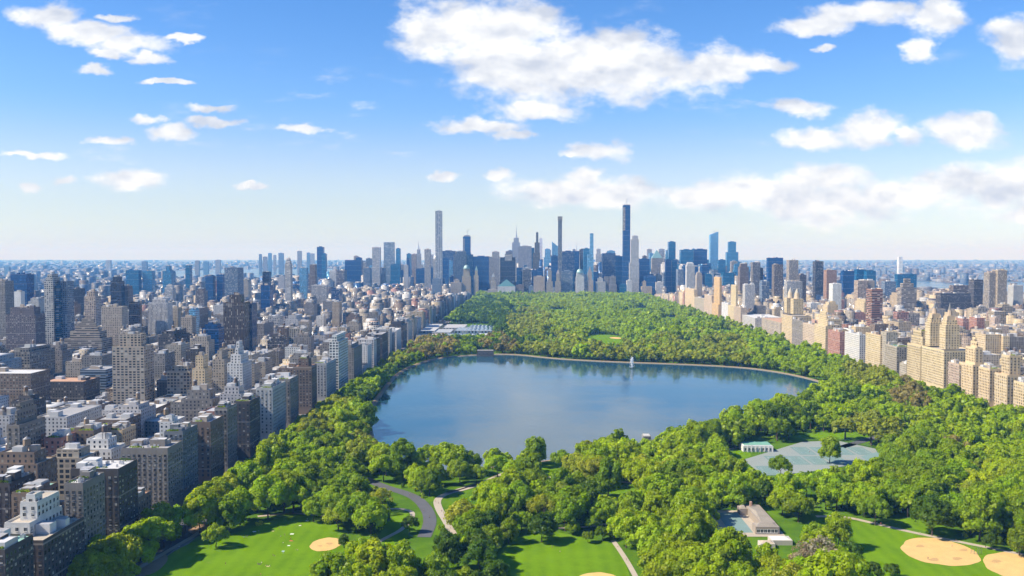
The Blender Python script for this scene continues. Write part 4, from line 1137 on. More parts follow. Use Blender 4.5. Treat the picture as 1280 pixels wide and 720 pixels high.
left_block('brown tower right of the arched-top dark tower', 149, 160, 163, 358, 2330, 'brown', style='brick', rcol='grey', seed=55, vb=385, D=26, **TL)
left_block('dark glass block with pale side right of the long tan slab', 161, 172, 178, 378, 1720, 'black', style='glass', rcol='grey', seed=56, vb=410, D=20, **TL)
left_block('white tower with vertical window bands left of the twin brown towers', 185, 209, 213, 379, 1750, 'white', style='slit', rcol='grey', tiers=((6, 92),), seed=57, vb=424, D=26, **TL)
left_block('tan slim tower right of the white banded tower', 213, 222, 227, 385, 1830, 'tan', style='brick', rcol='tan', seed=58, vb=415, D=22, **TL)
left_block('white and blue curved apartment tower left of the twin brown towers', 236, 244, 249, 388, 1690, 'sky', style='glass', rcol='white', seed=59, vb=420, D=22, **TL)
left_block('cream slab tower in front of the white and blue curved tower', 226, 240, 246, 397, 1560, 'beige', style='brick', rcol='tan', seed=60, vb=420, D=20, **TL)
left_block('left one of a pair of dark blue glass slabs', 256.5, 266, 268.5, 345, 3000, 'navy', style='glass', rcol='tar', seed=61, vb=368, D=28, **TL)
left_block('right one of a pair of dark blue glass slabs', 270.5, 278, 280, 343.5, 3010, 'navy', style='glass', rcol='tar', seed=62, vb=368, D=28, **TL)
left_block('broad grey-blue tower with stepped shoulder right of the dark pair', 280.5, 297, 306, 335, 2900, 'steel', style='panel', rcol='grey', seed=63, vb=366, D=60, **TL)
left_block('teal tower block group behind the low roofs', 157, 173, 178, 338, 3500, 'teal', style='glass', rcol='grey', seed=64, vb=355, D=30, **TL)
left_block('pale blue tower beside the teal tower block', 178, 190, 193, 339, 3520, 'blue', style='glass', rcol='grey', seed=65, vb=355, D=30, **TL)
left_block('blue stepped tower left of the slim teal tower', 203, 214, 222, 339, 3400, 'blue', style='glass', rcol='grey', tiers=((10, 140),), seed=66, vb=358, D=40, **TL)
left_block('slim teal tower standing alone over low roofs', 231.5, 237, 239.5, 332, 3600, 'teal', style='glass', rcol='grey', seed=67, vb=352, D=28, **TL)
left_block('slender rounded pale tower with many thin bands', 356, 363, 366, 330, 2600, 'white', style='ribbon', rcol='white', tiers=((2, 165), (2, 172)), seed=68, vb=378, D=22, **TL)
left_block('dark tower with white lower hat right of the broad grey-blue tower', 326, 337, 342.5, 357, 2350, 'navy', style='glass', rcol='white', seed=69, vb=378, D=34, **TL)
left_block('black tower with antenna box behind the white-hatted dark tower', 328, 336, 339, 340, 3100, 'black', style='glass', rcol='tar', seed=70, vb=357, D=30, **TL)
left_block('tan tower house at the left of the reservoir apartments', 415, 424, 428, 378, 2000, 'tan', style='brick', rcol='tan', seed=71, vb=400, D=30, **TL)
left_block('brick-topped grey tower with pale side near the slender rounded tower', 387, 394, 396, 331, 3300, 'brown', style='brick', rcol='clay', seed=72, vb=360, D=26, **TL)
left_block('pale glass tower left of the brick-topped grey tower', 374, 383, 386, 335, 3350, 'sky', style='glass', rcol='white', seed=73, vb=360, D=26, **TL)
left_block('wide pale apartment slab below the slim midtown towers', 389, 408, 412, 357, 2750, 'pale grey', style='panel', rcol='white', seed=74, vb=372, D=30, **TL)
left_block('navy stepped block below the pale midtown banded tower', 414, 425, 431, 362, 2600, 'navy', style='panel', rcol='tar', seed=75, vb=378, D=26, **TL)

# ---- the park-side row on the right
CW = 542.0
GR = 'apartment buildings facing the park from the west'
right_block('tan apartment house cut by the right edge of the photo', 1267, 1281, 1300, 480, CW, 'gold', rcol='tan', seed=81, group=GR, most=30, **N2)
right_block('tan apartment house with orange roof terrace and dark north side', 1243, 1259, 1284, 470, CW, 'gold', rcol='clay', seed=82, group=GR, tank=True, most=60, tiers=((5, 66),), **N2)
right_block('narrow tan apartment house with white roof boxes', 1223, 1237, 1252, 462, CW, 'gold', rcol='white', seed=83, group=GR, most=50, **N2)
_y1 = yat(1216, CW, 457)
right_block('tan stepped apartment house with stone crown, right of the pink low block', 1199, 1216, 1236, 457, CW, 'gold', rcol='tan', seed=84, group=GR, tiers=((5, 67), (4, 74), (4, 79)), most=60, tank=True, **N2)
right_block('low pinkish apartment house beside the tan twin-towered building', 1185, 1202, 1212, 457, CW, 'pink', rcol='grey', seed=85, group=GR, most=50, **N2)
# twin-towered landmark
tw_r, tw_o = right_block('large tan apartment building with two finialed towers facing the park', 1152, 1180, 1199, 439, CW, 'gold', rcol='tan', seed=86, group=GR, clutter=False, most=98, depth=42, **N2)
ya, yb = yat(1180, CW, 439), yat(1152, CW, 439)
for (b0, b1) in ((ya + 3, ya + 20), (yb - 18, yb - 3)):
    k = st('stone', 86); m_ = MB(['facade', 'plain', 'metal']); tt_ = C['gold']
    m_.walls(rect(CW + 3, CW + 21, b0, b1), 58, 90, 'facade', tt_, **k); m_.cap(rect(CW + 3, CW + 21, b0, b1), 90, 'plain', tt_)
    m_.walls(rect(CW + 5, CW + 19, b0 + 2, b1 - 2), 90, 96, 'facade', tt_, **k); m_.cap(rect(CW + 5, CW + 19, b0 + 2, b1 - 2), 96, 'plain', tt_)
    t_ = m_.build('tower_wall', tw_r, origin=tw_o)
    m_ = MB(['plain', 'metal']); cx_, cy_ = CW + 12, (b0 + b1) / 2
    m_.box(cx_ - 5, cx_ + 5, cy_ - 5, cy_ + 5, 96.02, 102, 'plain', (.5, .38, .24)); m_.cyl(cx_, cy_, 3.4, 102, 109, 'plain', (.42, .32, .22), 8, 2.4); m_.cyl(cx_, cy_, 2.2, 109, 119, 'metal', (.3, .27, .22), 8, .1, cap=False)
    for a in (-1, 1):
        for b_ in (-1, 1): m_.cyl(cx_ + a * 5.6, cy_ + b_ * 5.2, .9, 96.02, 101, 'plain', (.5, .38, .24), 6, .2)
    m_.build('finial', tw_r, origin=tw_o)
right_block('tan apartment house with stair-stepped roofline left of the twin-towered building', 1134, 1151, 1166, 433, CW, 'gold', rcol='tan', seed=87, group=GR, tiers=((4, 67), (5, 75)), most=50, **N2)
right_block('small pale house squeezed beside the stair-stepped tan house', 1124.5, 1133, 1140, 456, CW + 1, 'beige', style='brick', rcol='white', seed=88, group=GR)
right_block('cream apartment house with green copper roof facing the park', 1106, 1121, 1139, 434, CW, 'beige', rcol='copper', seed=89, group=GR, most=40, **N2)
right_block('terraced stone apartment house with slanting stepped north side', 1101, 1108, 1122, 416, CW + 3, 'beige', rcol='tan', seed=90, group=GR, tiers=((4, 60), (4, 66), (4, 72)))
right_block('broad cream apartment house with brown roof turret', 1082, 1100.5, 1108, 420, CW, 'gold', rcol='clay', seed=91, group=GR, tank=True)
right_block('long white apartment house with small domed roof pavilion', 1056, 1074.5, 1080, 419, CW, (.52, .5, .46), rcol='silver', seed=92, group=GR)
right_block('red brick apartment house with cream top and base', 1035, 1050, 1058, 416, CW, 'red', rcol='clay', seed=93, group=GR)
right_block('tan apartment house with ornate pinnacled roof', 1018, 1032, 1040, 408, CW, 'gold', rcol='tan', seed=94, group=GR, tiers=((5, 62), (5, 70), (4, 77)))
right_block('cream apartment house left of the ornate pinnacled house', 1003.5, 1018, 1024, 407, CW, 'pink', rcol='tan', seed=95, group=GR, tank=True)
right_block('grey apartment house between two tan park-side houses', 990, 1003.5, 1010, 402, CW, 'grey', rcol='grey', seed=96, group=GR)
s_r, s_o = right_block('tan apartment building with two slim lantern-topped towers, farther along the park', 977, 990, 998, 396, CW, 'gold', rcol='tan', seed=97, group=GR, clutter=False, depth=40)
ya, yb = yat(990, CW, 396), yat(977, CW, 396)
for (b0, b1) in ((ya + 4, ya + 24), (yb - 24, yb - 4)):
    m_ = MB(['facade', 'plain']); k = st('stone', 97)
    m_.walls(rect(CW + 4, CW + 24, b0, b1), 60, 92, 'facade', C['gold'], **k); m_.cap(rect(CW + 4, CW + 24, b0, b1), 92, 'plain', C['gold']); m_.build('tower_wall', s_r, origin=s_o)
    m_ = MB(['plain']); m_.cyl(CW + 14, (b0 + b1) / 2, 6, 92, 104, 'plain', (.5, .4, .27), 10, 5); m_.cyl(CW + 14, (b0 + b1) / 2, 4.5, 104, 114, 'plain', (.4, .36, .28), 10, .3, cap=False); m_.build('lantern', s_r, origin=s_o)
right_block('low pale museum wing with pink roofs among the park-side trees', 951, 976, 992, 404, CW + 20, 'beige', style='stone', rcol='clay', seed=98, group=GR, name='museum_building', cat='museum', depth=110)
right_block('low pale grey museum building with flat roof beside the park trees', 926, 944, 958, 398, CW + 4, (.42, .4, .37), style='stone', rcol='white', seed=99, group=GR, name='museum_building', cat='museum', depth=70)
right_block('tan apartment house below a slim pale tower on the west row', 917.5, 926, 934, 385, CW, 'pink', rcol='tan', seed=100, group=GR)
right_block('cream tower-topped apartment house on the far west row', 910, 917.5, 926, 383, CW, 'gold', rcol='tan', tiers=((6, 95), (3, 102)), seed=101, group=GR)
right_block('pale apartment house left of the cream tower-topped house', 902, 910, 915, 380, CW, 'lime', rcol='white', seed=102, group=GR)
right_block('tall orange-tan twin-shaft apartment tower on the far west row', 890, 898, 904, 381, CW, (.5, .33, .16), rcol='tan', tiers=((4, 118),), seed=103, group=GR)
right_block('pink brick apartment house on the far west row', 880, 890, 894, 377, CW, 'pink', rcol='tan', seed=104, group=GR, tiers=((6, 62),))
right_block('tan apartment house near the park\'s far corner', 868, 880, 884, 374, CW, 'beige', rcol='tan', seed=105, group=GR)
right_block('cream apartment house at the park\'s far right corner', 856, 868, 872, 369, CW, 'gold', rcol='tan', seed=106, group=GR, tiers=((6, 70),))

# ---- towers on the right


def free_block(label, p0, p1, yt, Y, col, D=30, vb=None, name='apartment_tower', cat='tower', group='towers west of the park', **kw):
    X0, X1 = at(p0, yt, Y)[0], at(p1, yt, Y)[0]; h = at(p0, yt, Y)[1]
    MASK.append((p0, p1, vb or yt + 20, Y))
    return block_building(name, label, cat, group, X0, X1, Y, Y + D, h, col, side='right', **kw)


for i, (lab, p0, p1, yt, Y, col, style, rc, vb, tiers) in enumerate([
    ('pink and red brick tower under construction rising over the west roofs', 1090, 1103.5, 362, 1750, 'red', 'ribbon', 'tar', 402, ()),
    ('left half of the beige slab pair near the right edge', 1237, 1247, 341, 2400, 'beige', 'slit', 'tan', 376, ()),
    ('right half of the beige slab pair near the right edge', 1247.5, 1259, 338, 2390, 'tan', 'slit', 'tan', 376, ()),
    ('dark brown tower left of the beige slab pair', 1217.5, 1229, 350, 2500, 'dark', 'brick', 'grey', 378, ()),
    ('pale tower cut by the right edge', 1267, 1279, 357, 2450, 'pale grey', 'brick', 'grey', 378, ()),
    ('rounded brown twin blocks left of the dark brown tower', 1192, 1211, 357, 2700, 'brown', 'ribbon', 'white', 370, ()),
    ('long dark low slab below the rounded brown blocks', 1176, 1214, 367, 2450, 'dark', 'brick', 'grey', 378, ()),
    ('tall very dark tower alone above the west side roofs', 1019.5, 1029.5, 327, 3000, 'black', 'slit', 'tar', 364, ()),
    ('brown brick tower right of the very dark tower', 1033.5, 1046, 338, 2800, (.3, .18, .11), 'brick', 'tan', 368, ()),
    ('white slab right of the brown brick tower', 1041, 1052, 355, 2400, 'white', 'brick', 'white', 371, ()),
    ('dark blue glass tower with sloped top right of the white slab', 1054, 1068, 339, 3200, 'navy', 'glass', 'tar', 368, ()),
    ('left teal glass block of the riverside cluster', 1071, 1083, 337, 3300, 'teal', 'glass', 'grey', 350, ()),
    ('right teal glass block of the riverside cluster', 1083.5, 1095, 339, 3250, 'teal', 'glass', 'grey', 352, ()),
    ('tan tower under construction with yellow top netting', 1072.5, 1085, 351, 2500, 'pink', 'panel', 'tan', 372, ()),
    ('plain beige slab right of the tower with yellow netting', 1085, 1093.5, 351, 2520, 'beige', 'brick', 'grey', 372, ()),
    ('wide blue glass riverside block with white top line', 1122, 1146, 343, 3500, 'teal', 'glass', 'white', 356, ()),
    ('grey tower left of the blue riverside block', 1106, 1120, 352, 3100, 'steel', 'panel', 'grey', 364, ()),
    ('far white tower standing alone across the river', 1123.5, 1128.5, 321.5, 7000, 'lime', 'glass', 'white', 335, ()),
    ('brown tower with ribbed sides on the west side skyline', 968, 979, 331, 2900, 'brown', 'slit', 'tar', 374, ()),
    ('pale concrete tower with three shafts on the west side skyline', 986.5, 998, 325.5, 2850, 'beige', 'slit', 'white', 362, ()),
    ('dark navy tower with stepped top behind the ribbed brown tower', 960.5, 979, 322.5, 3700, 'navy', 'glass', 'tar', 345, ()),
    ('grey slab tower left of the ribbed brown tower', 941, 950.5, 328, 3100, 'grey', 'slit', 'grey', 372, ()),
    ('slim dark tower beside the grey slab tower', 950.5, 954, 335, 3120, 'dark', 'brick', 'tar', 372, ()),
    ('brown stepped apartment tower left of the grey slab tower', 925, 936, 334, 3150, 'brown', 'brick', 'tan', 362, ((4, 152),)),
    ('white ribbed tower with pointed pavilion on the west side', 931.5, 943.5, 356, 2500, 'white', 'slit', 'white', 380, ()),
    ('slim white tower with stepped top left of the west side skyline', 858.5, 868.5, 332, 3300, 'lime', 'slit', 'white', 360, ((3, 152),)),
    ('tan pointed tower right of the slim white tower', 871, 878, 344, 3200, 'beige', 'brick', 'tan', 366, ((2, 118),)),
    ('blue-grey tower block below the pale three-shaft tower', 984, 1003, 352, 2500, 'pale grey', 'panel', 'white', 373, ()),
    ('dark brown block right of the pale three-shaft tower', 1000, 1008, 344, 2700, 'dark', 'brick', 'tar', 370, ()),
    ('silver tower left of the blue-grey tower block', 952.5, 962, 352, 2650, 'steel', 'panel', 'white', 376, ()),
    ('tan brick block in the middle of the west side roofs', 1204, 1211, 399, 1750, 'red', 'brick', 'tan', 413, ()),
    ('red brick slab above the twin-towered building', 1221, 1231, 398, 1760, 'red', 'brick', 'clay', 413, ()),
    ('tan slab with dark north side right of the twin-towered building', 1232, 1252, 419, 1320, 'gold', 'brick', 'tan', 440, ()),
    ('tan apartment block right of the tan slab by the right edge', 1254, 1262, 421, 1315, 'gold', 'brick', 'tan', 440, ()),
    ('long grey apartment slab by the right edge behind the tan block', 1262, 1282, 422, 1350, 'grey', 'brick', 'tan', 440, ()),
    ('stepped grey pyramid-shaped block above the west row', 1127, 1146, 360, 2400, 'beige', 'ribbon', 'tan', 380, ((6, 105), (6, 118)))]):
    free_block(lab, p0, p1, yt, Y, col, style=style, rcol=rc, vb=vb, tiers=tiers, seed=200 + i)

# ------------------------------------------------------------------ midtown skyline: every tower a thing


def skyscraper(label, Y, tiers, col, style='glass', D=34, rcol='tar', extras=(), vb=366, name='skyscraper', seed=None):
    """tiers, lowest first: (left column, right column, roof row); extras sit on top"""
    seed = seed if seed is not None else int(tiers[0][0] * 10)
    p0, p1, _ = tiers[0]; xa, xb = at(p0, 330, Y)[0], at(p1, 330, Y)[0]
    org = ((xa + xb) / 2, Y + D / 2, 0); root = empty(name, org); tag(root, label, 'skyscraper', 'skyline towers beyond the park')
    tint = C[col] if isinstance(col, str) else col; k = st(style, seed); z = 0.0
    MASK.append((p0, p1, vb, Y)); FOOT.append((xa - 2, xb + 2, Y - 2, Y + D + 2))
    b = MB(['facade', 'roof']); W0 = xb - xa; ring = None
    for n, (q0, q1, yt) in enumerate(tiers):
        x0, h = at(q0, yt, Y); x1 = at(q1, yt, Y)[0]; kk = min(1, (x1 - x0) / W0); dd = D * (1 - kk) / 2 if n else 0
        ring = rect(x0, x1, Y + (dd if n else 0), Y + D - dd)
        b.walls(ring, z + (.06 if n else 0), h, 'facade', tint, **k)
        if n < len(tiers) - 1: b.cap(ring, h, 'roof', ROOFC[rcol])
        z = h
    wo_ = b.build('wall', root, origin=org)
    if not any(e[0] in ('pyramid', 'slant', 'dome', 'steps') for e in extras):
        rb = MB(['roof', 'plain']); o_, i_ = inset(ring, -.3), inset(ring, .8)
        rb.cap(i_, z + .1, 'roof', ROOFC[rcol]); rb.walls(o_, z - 1.2, z + 1.6, 'plain', tuple(c * .8 for c in tint)); rb.walls(i_[::-1], z + .1, z + 1.6, 'plain', tint)
        for i in range(4):
            j = (i + 1) % 4; rb.poly([(*o_[i], z + 1.6), (*o_[j], z + 1.6), (*i_[j], z + 1.6), (*i_[i], z + 1.6)], 'plain', tint)
        rf = rb.build('roof', root, origin=org)
        if W0 > 20 and not extras:
            m_ = MB(['plain', 'roof']); r_ = inset(ring, (ring[1][0] - ring[0][0]) * .28); m_.walls(r_, z + .15, z + 5, 'plain', tuple(c * 1.1 + .02 for c in tint)); m_.cap(r_, z + 5, 'roof', ROOFC['grey']); m_.build('bulkhead', rf, origin=org)
    cx_ = (ring[0][0] + ring[1][0]) / 2; cy_ = (ring[0][1] + ring[2][1]) / 2
    for e in extras:
        kind = e[0]
        if kind == 'spire':
            _, px, w_, yt, c_ = e; x, zt = at(px, yt, cy_); m_ = MB(['metal']); m_.cyl(x, cy_, w_, z, z + (zt - z) * .35, 'metal', c_, 8, w_ * .45); m_.cyl(x, cy_, w_ * .4, z + (zt - z) * .35, zt, 'metal', c_, 6, .25); m_.build('spire', root, origin=org)
        elif kind == 'pyramid':
            _, yt, c_ = e; zt = at(p0, yt, Y)[1]; m_ = MB(['metal']); m_.walls(ring, z, zt, 'metal', c_, ring2=[(cx_ + (x - cx_) * .04, cy_ + (y - cy_) * .04) for x, y in ring]); m_.build('roof', root, origin=org)
        elif kind == 'dome':
            _, yt, c_ = e; zt = at(p0, yt, Y)[1]; m_ = MB(['metal']); w_ = (ring[1][0] - ring[0][0]) / 2; zz, rr = z, w_
            for s_ in range(1, 6):
                a_ = s_ / 5 * math.pi / 2; z2, r2 = z + (zt - z) * math.sin(a_), max(.3, w_ * math.cos(a_)); m_.cyl(cx_, cy_, rr, zz, z2, 'metal', c_, 12, r2, cap=s_ == 5); zz, rr = z2, r2
            m_.cap(ring, z + .02, 'metal', c_); m_.build('dome', root, origin=org)
        elif kind == 'slant':
            _, yl, yr = e; zl, zr = at(p0, yl, Y)[1], at(p0, yr, Y)[1]; (ax, ay_), (bx, by), (c2x, c2y), (dx_, dy_) = ring; m_ = MB(['facade', 'metal'])
            m_.poly([(ax, ay_, z), (bx, by, z), (bx, by, zr), (ax, ay_, zl)], 'facade', tint, [(0, 0), (bx - ax, 0), (bx - ax, zr - z), (0, zl - z)], (2.6, 3.9, 1), STYLE[style][1])
            m_.poly([(c2x, c2y, z), (dx_, dy_, z), (dx_, dy_, zl), (c2x, c2y, zr)], 'facade', tint, [(0, 0), (bx - ax, 0), (bx - ax, zl - z), (0, zr - z)], (2.6, 3.9, 1), STYLE[style][1])
            m_.poly([(dx_, dy_, z), (ax, ay_, z), (ax, ay_, zl), (dx_, dy_, zl)], 'facade', tint); m_.poly([(bx, by, z), (c2x, c2y, z), (c2x, c2y, zr), (bx, by, zr)], 'facade', tint)
            m_.poly([(ax, ay_, zl), (bx, by, zr), (c2x, c2y, zr), (dx_, dy_, zl)], 'metal', tint); m_.build('crown', root, origin=org)
        elif kind == 'band':
            _, ya_, yb_, c_ = e; za, zb = at(p0, yb_, Y)[1], at(p0, ya_, Y)[1]; m_ = MB(['facade']); r_ = inset(ring, -.35); s_ = inset(ring, -.35)
            m_.walls(s_, za, zb, 'facade', c_, **st('glass', seed)); m_.cap(s_, zb, 'facade', c_); m_.cap(s_, za, 'facade', c_, True); m_.build('louvre_band', root, origin=org)
        elif kind == 'strip':
            _, q0, q1, yt, yb_, c_ = e; xa_, xb_ = at(q0, yt, Y)[0], at(q1, yt, Y)[0]; zt, zb = at(q0, yt, Y)[1], max(0, at(q0, yb_, Y)[1]); m_ = MB(['facade']); m_.walls(rect(xa_, xb_, Y - .8, Y + 4), zb, zt, 'facade', c_, **st('ribbon', seed)); m_.cap(rect(xa_, xb_, Y - .8, Y + 4), zt, 'facade', c_); m_.build('hoist_strip', root, origin=org)
        elif kind == 'crown':
            _, q0, q1, yt, c_ = e; xa_, xb_ = at(q0, yt, Y)[0], at(q1, yt, Y)[0]; zt = at(q0, yt, Y)[1]; hw = (xb_ - xa_) / 2; m_ = MB(['facade']); r_ = rect(xa_, xb_, cy_ - hw, cy_ + hw); m_.walls(r_, z - 14, zt, 'facade', c_, **st('ribbon', seed)); m_.cap(r_, zt, 'facade', c_); m_.cap(r_, z - 14, 'facade', c_, True); m_.build('crown', root, origin=org)
    return root


def crane(label, px, ytop, ybase, Y, jib):
    """a thin tower crane on a building top"""
    x, zt = at(px, ytop, Y); zb = at(px, ybase, Y)[1]; m_ = MB(['metal']); c_ = (.45, .43, .4)
    root = empty('tower_crane', (x, Y, zb)); tag(root, label, 'crane', 'tower cranes')
    m_.bar((x, Y, zb), (x, Y, zb + (zt - zb) * .6), 1.6, 'metal', c_); m_.build('mast', root, origin=(x, Y, zb))
    m_ = MB(['metal']); h = zt - zb; m_.bar((x - jib * .25, Y, zb + h * .55), (x + jib, Y, zt), 1.1, 'metal', c_); m_.bar((x, Y, zb + h * .6), (x - jib * .1, Y, zb + h * .95), .8, 'metal', c_); m_.build('jib', root, origin=(x, Y, zb))
    m_ = MB(['metal']); m_.box(x - jib * .3, x - jib * .16, Y - 1, Y + 1, zb + h * .5, zb + h * .6, 'metal', (.3, .3, .3), bottom=True); m_.build('counterweight', root, origin=(x, Y, zb))


S = skyscraper
S('dark teal glass tower beside a lower green-glass tower, left end of skyline', 4800, [(396, 403.8, 309)], 'navy', vb=352)
S('lower green-teal glass tower attached right of the dark teal tower', 4700, [(402, 407, 317.5)], 'teal', vb=352)
S('wide dark blue block with raised right shoulder, left of the white banded tower', 4300, [(431, 451.5, 325), (444, 451.5, 322.5)], 'navy', 'glass', 40, vb=356)
S('white tower with pale horizontal bands on a broader lower slab', 4300, [(462.6, 475, 334.6), (465, 475, 309.3)], 'lime', 'ribbon', 30, 'white', vb=360)
S('pale blue tower with dark louvre band near its flat white top', 4500, [(479.6, 492, 303)], (.36, .46, .55), 'ribbon', 44, 'white', [('band', 305.5, 312, (.02, .07, .12))], vb=342)
S('narrow blue glass tower right of the dark-banded pale tower', 4900, [(494.8, 500, 311)], 'blue', vb=340)
S('blue slab lower right of the dark-banded pale tower', 4200, [(488, 500, 331)], 'teal', vb=358)
S('slender grey tower among the blue slabs left of the needle-spired tower', 4050, [(504.5, 510, 332)], 'pale grey', 'brick', 20, vb=362)
S('plain blue tower just left of the needle-spired tower', 4700, [(508.2, 513.2, 317.5)], 'blue', vb=350)
S('brownish tower left of the needle-spired tower', 4600, [(514.8, 520, 318)], 'pink', 'slit', 30, 'clay', vb=350)
S('stepped tower with slim steel sunburst crown and needle spire', 5200, [(518, 528, 331), (520, 526, 317), (521, 525, 312)], 'pale grey', 'slit', 30, 'grey', [('spire', 523, 7, 300.5, (.45, .46, .48))], vb=340)
S('slender grey slab between the needle-spired tower and the tallest square tower', 4100, [(530.5, 538, 312)], 'pale grey', 'slit', 26, vb=364)
S('dark block half hidden behind the slender grey slab', 4500, [(520, 546, 336)], 'navy', vb=360)
S('small white round-topped tower left of the tallest square tower', 4150, [(541.4, 547, 324)], 'lime', 'slit', 20, 'white', [('dome', 319, (.6, .6, .58))], vb=348)
S('very tall thin square concrete tower with grid of big windows', 4000, [(544, 552.2, 264)], (.42, .45, .48), 'lattice', 30, 'grey', vb=366)
S('brown-grey low tower at the foot of the tallest square tower', 3960, [(540, 551, 349)], 'steel', 'brick', 30, vb=371)
S('broad dark blue slab right of the tallest square tower', 4700, [(552, 569, 314)], 'navy', 'slit', 30, 'tar', vb=350)
S('dark tower under construction with a crane above the broad grey slab', 5000, [(578.6, 588, 296)], 'navy', 'glass', 44, 'grey', [('strip', 579.2, 580.8, 298, 318, (.4, .38, .34)), ('crown', 580, 587, 294, (.5, .48, .45))], vb=320)
S('broad grey slab with bluish right face and boxy roof plant', 4050, [(567, 583, 318), (569, 582, 314.5)], 'pale grey', 'slit', 34, 'grey', vb=360)
S('bluish slab joined to the right of the broad grey slab', 4056, [(583.2, 591, 318.5)], 'blue', 'slit', 34, vb=360)
S('tan hotel tower with green domed cap near the park corner', 3940, [(577.5, 588.5, 345), (579, 587, 336)], 'tan', 'brick', 28, 'copper', [('dome', 331, (.3, .42, .38))], vb=369)
S('tan apartment hotel with broad shoulders below the bluish slab', 3935, [(563, 577, 353), (567, 574, 350)], 'beige', 'brick', 30, 'tan', vb=371)
S('dark blue slab tower between the bluish slab and the pale grey tower', 4120, [(591.4, 611, 321)], 'navy', 'glass', 30, vb=366)
S('slim tan tower with green pointed top before the dark blue slab', 3945, [(592, 598, 344), (593.5, 597, 338)], 'tan', 'brick', 20, 'copper', [('pyramid', 332, (.28, .4, .36))], vb=368)
S('pale grey tower with boxy top beside the black-fronted tower', 4200, [(611, 624.5, 322), (615, 624, 315)], 'pale grey', 'slit', 34, 'grey', vb=360)
S('ornate pale hotel with tapering lantern roof before the pale grey tower', 3930, [(610, 622, 362), (613, 620, 352), (614.5, 618.5, 346)], 'beige', 'brick', 26, 'white', [('pyramid', 341, (.45, .44, .4))], vb=370)
S('black-fronted tower framed by pale stone edges', 4060, [(624.5, 645, 322)], 'black', 'glass', 32, 'white', [('strip', 624, 625.2, 321, 352, (.62, .6, .56)), ('strip', 644.4, 645.6, 321, 352, (.62, .6, .56)), ('crown', 631, 640, 317.5, (.5, .48, .45))], vb=352)
S('white chateau-like hotel with green mansard roof at the park corner', 3925, [(622, 644, 358)], 'lime', 'brick', 40, 'copper', [('pyramid', 349.5, (.12, .26, .25))], vb=370)
S('tall grey art-deco tower with stepped shoulders, domed mast and antenna', 6200, [(638, 652, 330), (640, 650, 303), (642, 648.5, 297.5)], (.4, .39, .4), 'slit', 46, 'grey', [('spire', 645.4, 8, 281.5, (.4, .4, .42))], vb=330)
S('wide grey slab with flat top right of the antenna tower', 4500, [(648, 664.5, 308)], (.36, .36, .38), 'slit', 40, 'grey', vb=338)
S('blue glass slab edge joined right of the wide grey slab', 4510, [(664.5, 668, 310)], 'blue', vb=338)
S('dark brown-blue slab below the wide grey slab', 3960, [(654, 664, 338)], 'dark', 'slit', 26, vb=368)
S('dark tower with gold side and slim black top right of the grey slab', 4300, [(666, 675, 316), (668.3, 674.5, 303), (670, 673, 291)], (.10, .09, .07), 'glass', 26, vb=338)
S('pale pink far-away tower with thin mast', 9000, [(674.2, 678, 298)], (.5, .45, .48), 'glass', 50, 'white', [('spire', 676, 3, 287, (.6, .6, .62))], vb=322)
S('slim pale far tower left of the wedge-topped glass tower', 5600, [(683.5, 686, 316.5)], 'sky', vb=335)
S('glass tower with slanted wedge top and white lower corner', 4600, [(690, 697.5, 309)], 'sky', 'glass', 34, 'grey', [('slant', 302, 308)], vb=336)
S('navy slab below the wedge-topped glass tower', 4100, [(689, 697.8, 320)], 'navy', vb=350)
S('extremely slender tower under construction with a wider scaffold crown', 3980, [(697.6, 702.6, 272)], (.17, .18, .2), 'slit', 18, 'grey', [('crown', 697.2, 703.0, 270.5, (.38, .33, .28))], vb=345)
S('wide navy block right of the extremely slender tower', 4250, [(702.8, 718, 314.5)], 'navy', 'slit', 40, vb=345)
S('dark block with lattice roof mast behind the domed park-side tower', 4600, [(717, 726, 314)], 'navy', 'glass', 40, 'tar', [('spire', 721, 2.5, 299, (.4, .4, .42))], vb=345)
S('dark tower with notched top left of the blue glass pair', 4300, [(724.5, 731, 312)], 'dark', 'slit', 30, vb=345)
S('blue glass tower leaning on the rippled glass tower', 4200, [(729.5, 737, 311)], 'blue', vb=345)
S('rippled pale blue glass tower with dark square top', 3990, [(734.5, 742, 318), (737.6, 742, 292)], 'sky', 'glass', 30, 'tar', [('band', 291.8, 297.5, (.015, .06, .11))], vb=352)
S('dark blue slab left half with roof lattice, before the tallest tower', 4050, [(753, 769.5, 317)], 'navy', 'slit', 34, vb=352)
S('dark blue slab right half standing lower beside the tallest tower', 4150, [(766, 779, 320.5)], 'navy', 'glass', 34, vb=352)
S('tallest glass tower, unfinished, with concrete hoist strip and rough top', 4010, [(779, 788, 257)], 'navy', 'glass', 34, 'grey', [('strip', 778.6, 781.6, 259, 288, (.5, .42, .34)), ('crown', 779.6, 787.8, 255.6, (.5, .45, .38))], vb=356)
S('white limestone tower with stepped corners right of the tallest tower', 3985, [(787, 799, 328), (788.7, 798.6, 299), (790.5, 797.8, 295)], 'lime', 'slit', 28, 'white', vb=368)
S('domed pale apartment tower with white spire facing the park', 3925, [(720, 730, 346), (720.8, 729.2, 341)], 'lime', 'brick', 26, 'copper', [('dome', 336, (.3, .45, .4)), ('spire', 724.6, 1.6, 318, (.7, .7, .7))], vb=371)
S('ornate pointed tan tower right of the domed pale tower', 3930, [(733.5, 741.5, 350), (735, 740, 341)], 'pink', 'brick', 26, 'tan', [('pyramid', 333, (.36, .3, .26))], vb=371)
S('tan stepped hotel with small pointed top right of the slender tower', 3930, [(694, 701, 352), (695.5, 699.5, 342)], 'beige', 'brick', 26, 'tan', [('pyramid', 337, (.45, .38, .3))], vb=371)
S('grey modern slab behind the park-edge hotels', 3960, [(701.6, 716, 339)], 'steel', 'panel', 26, 'grey', vb=364)
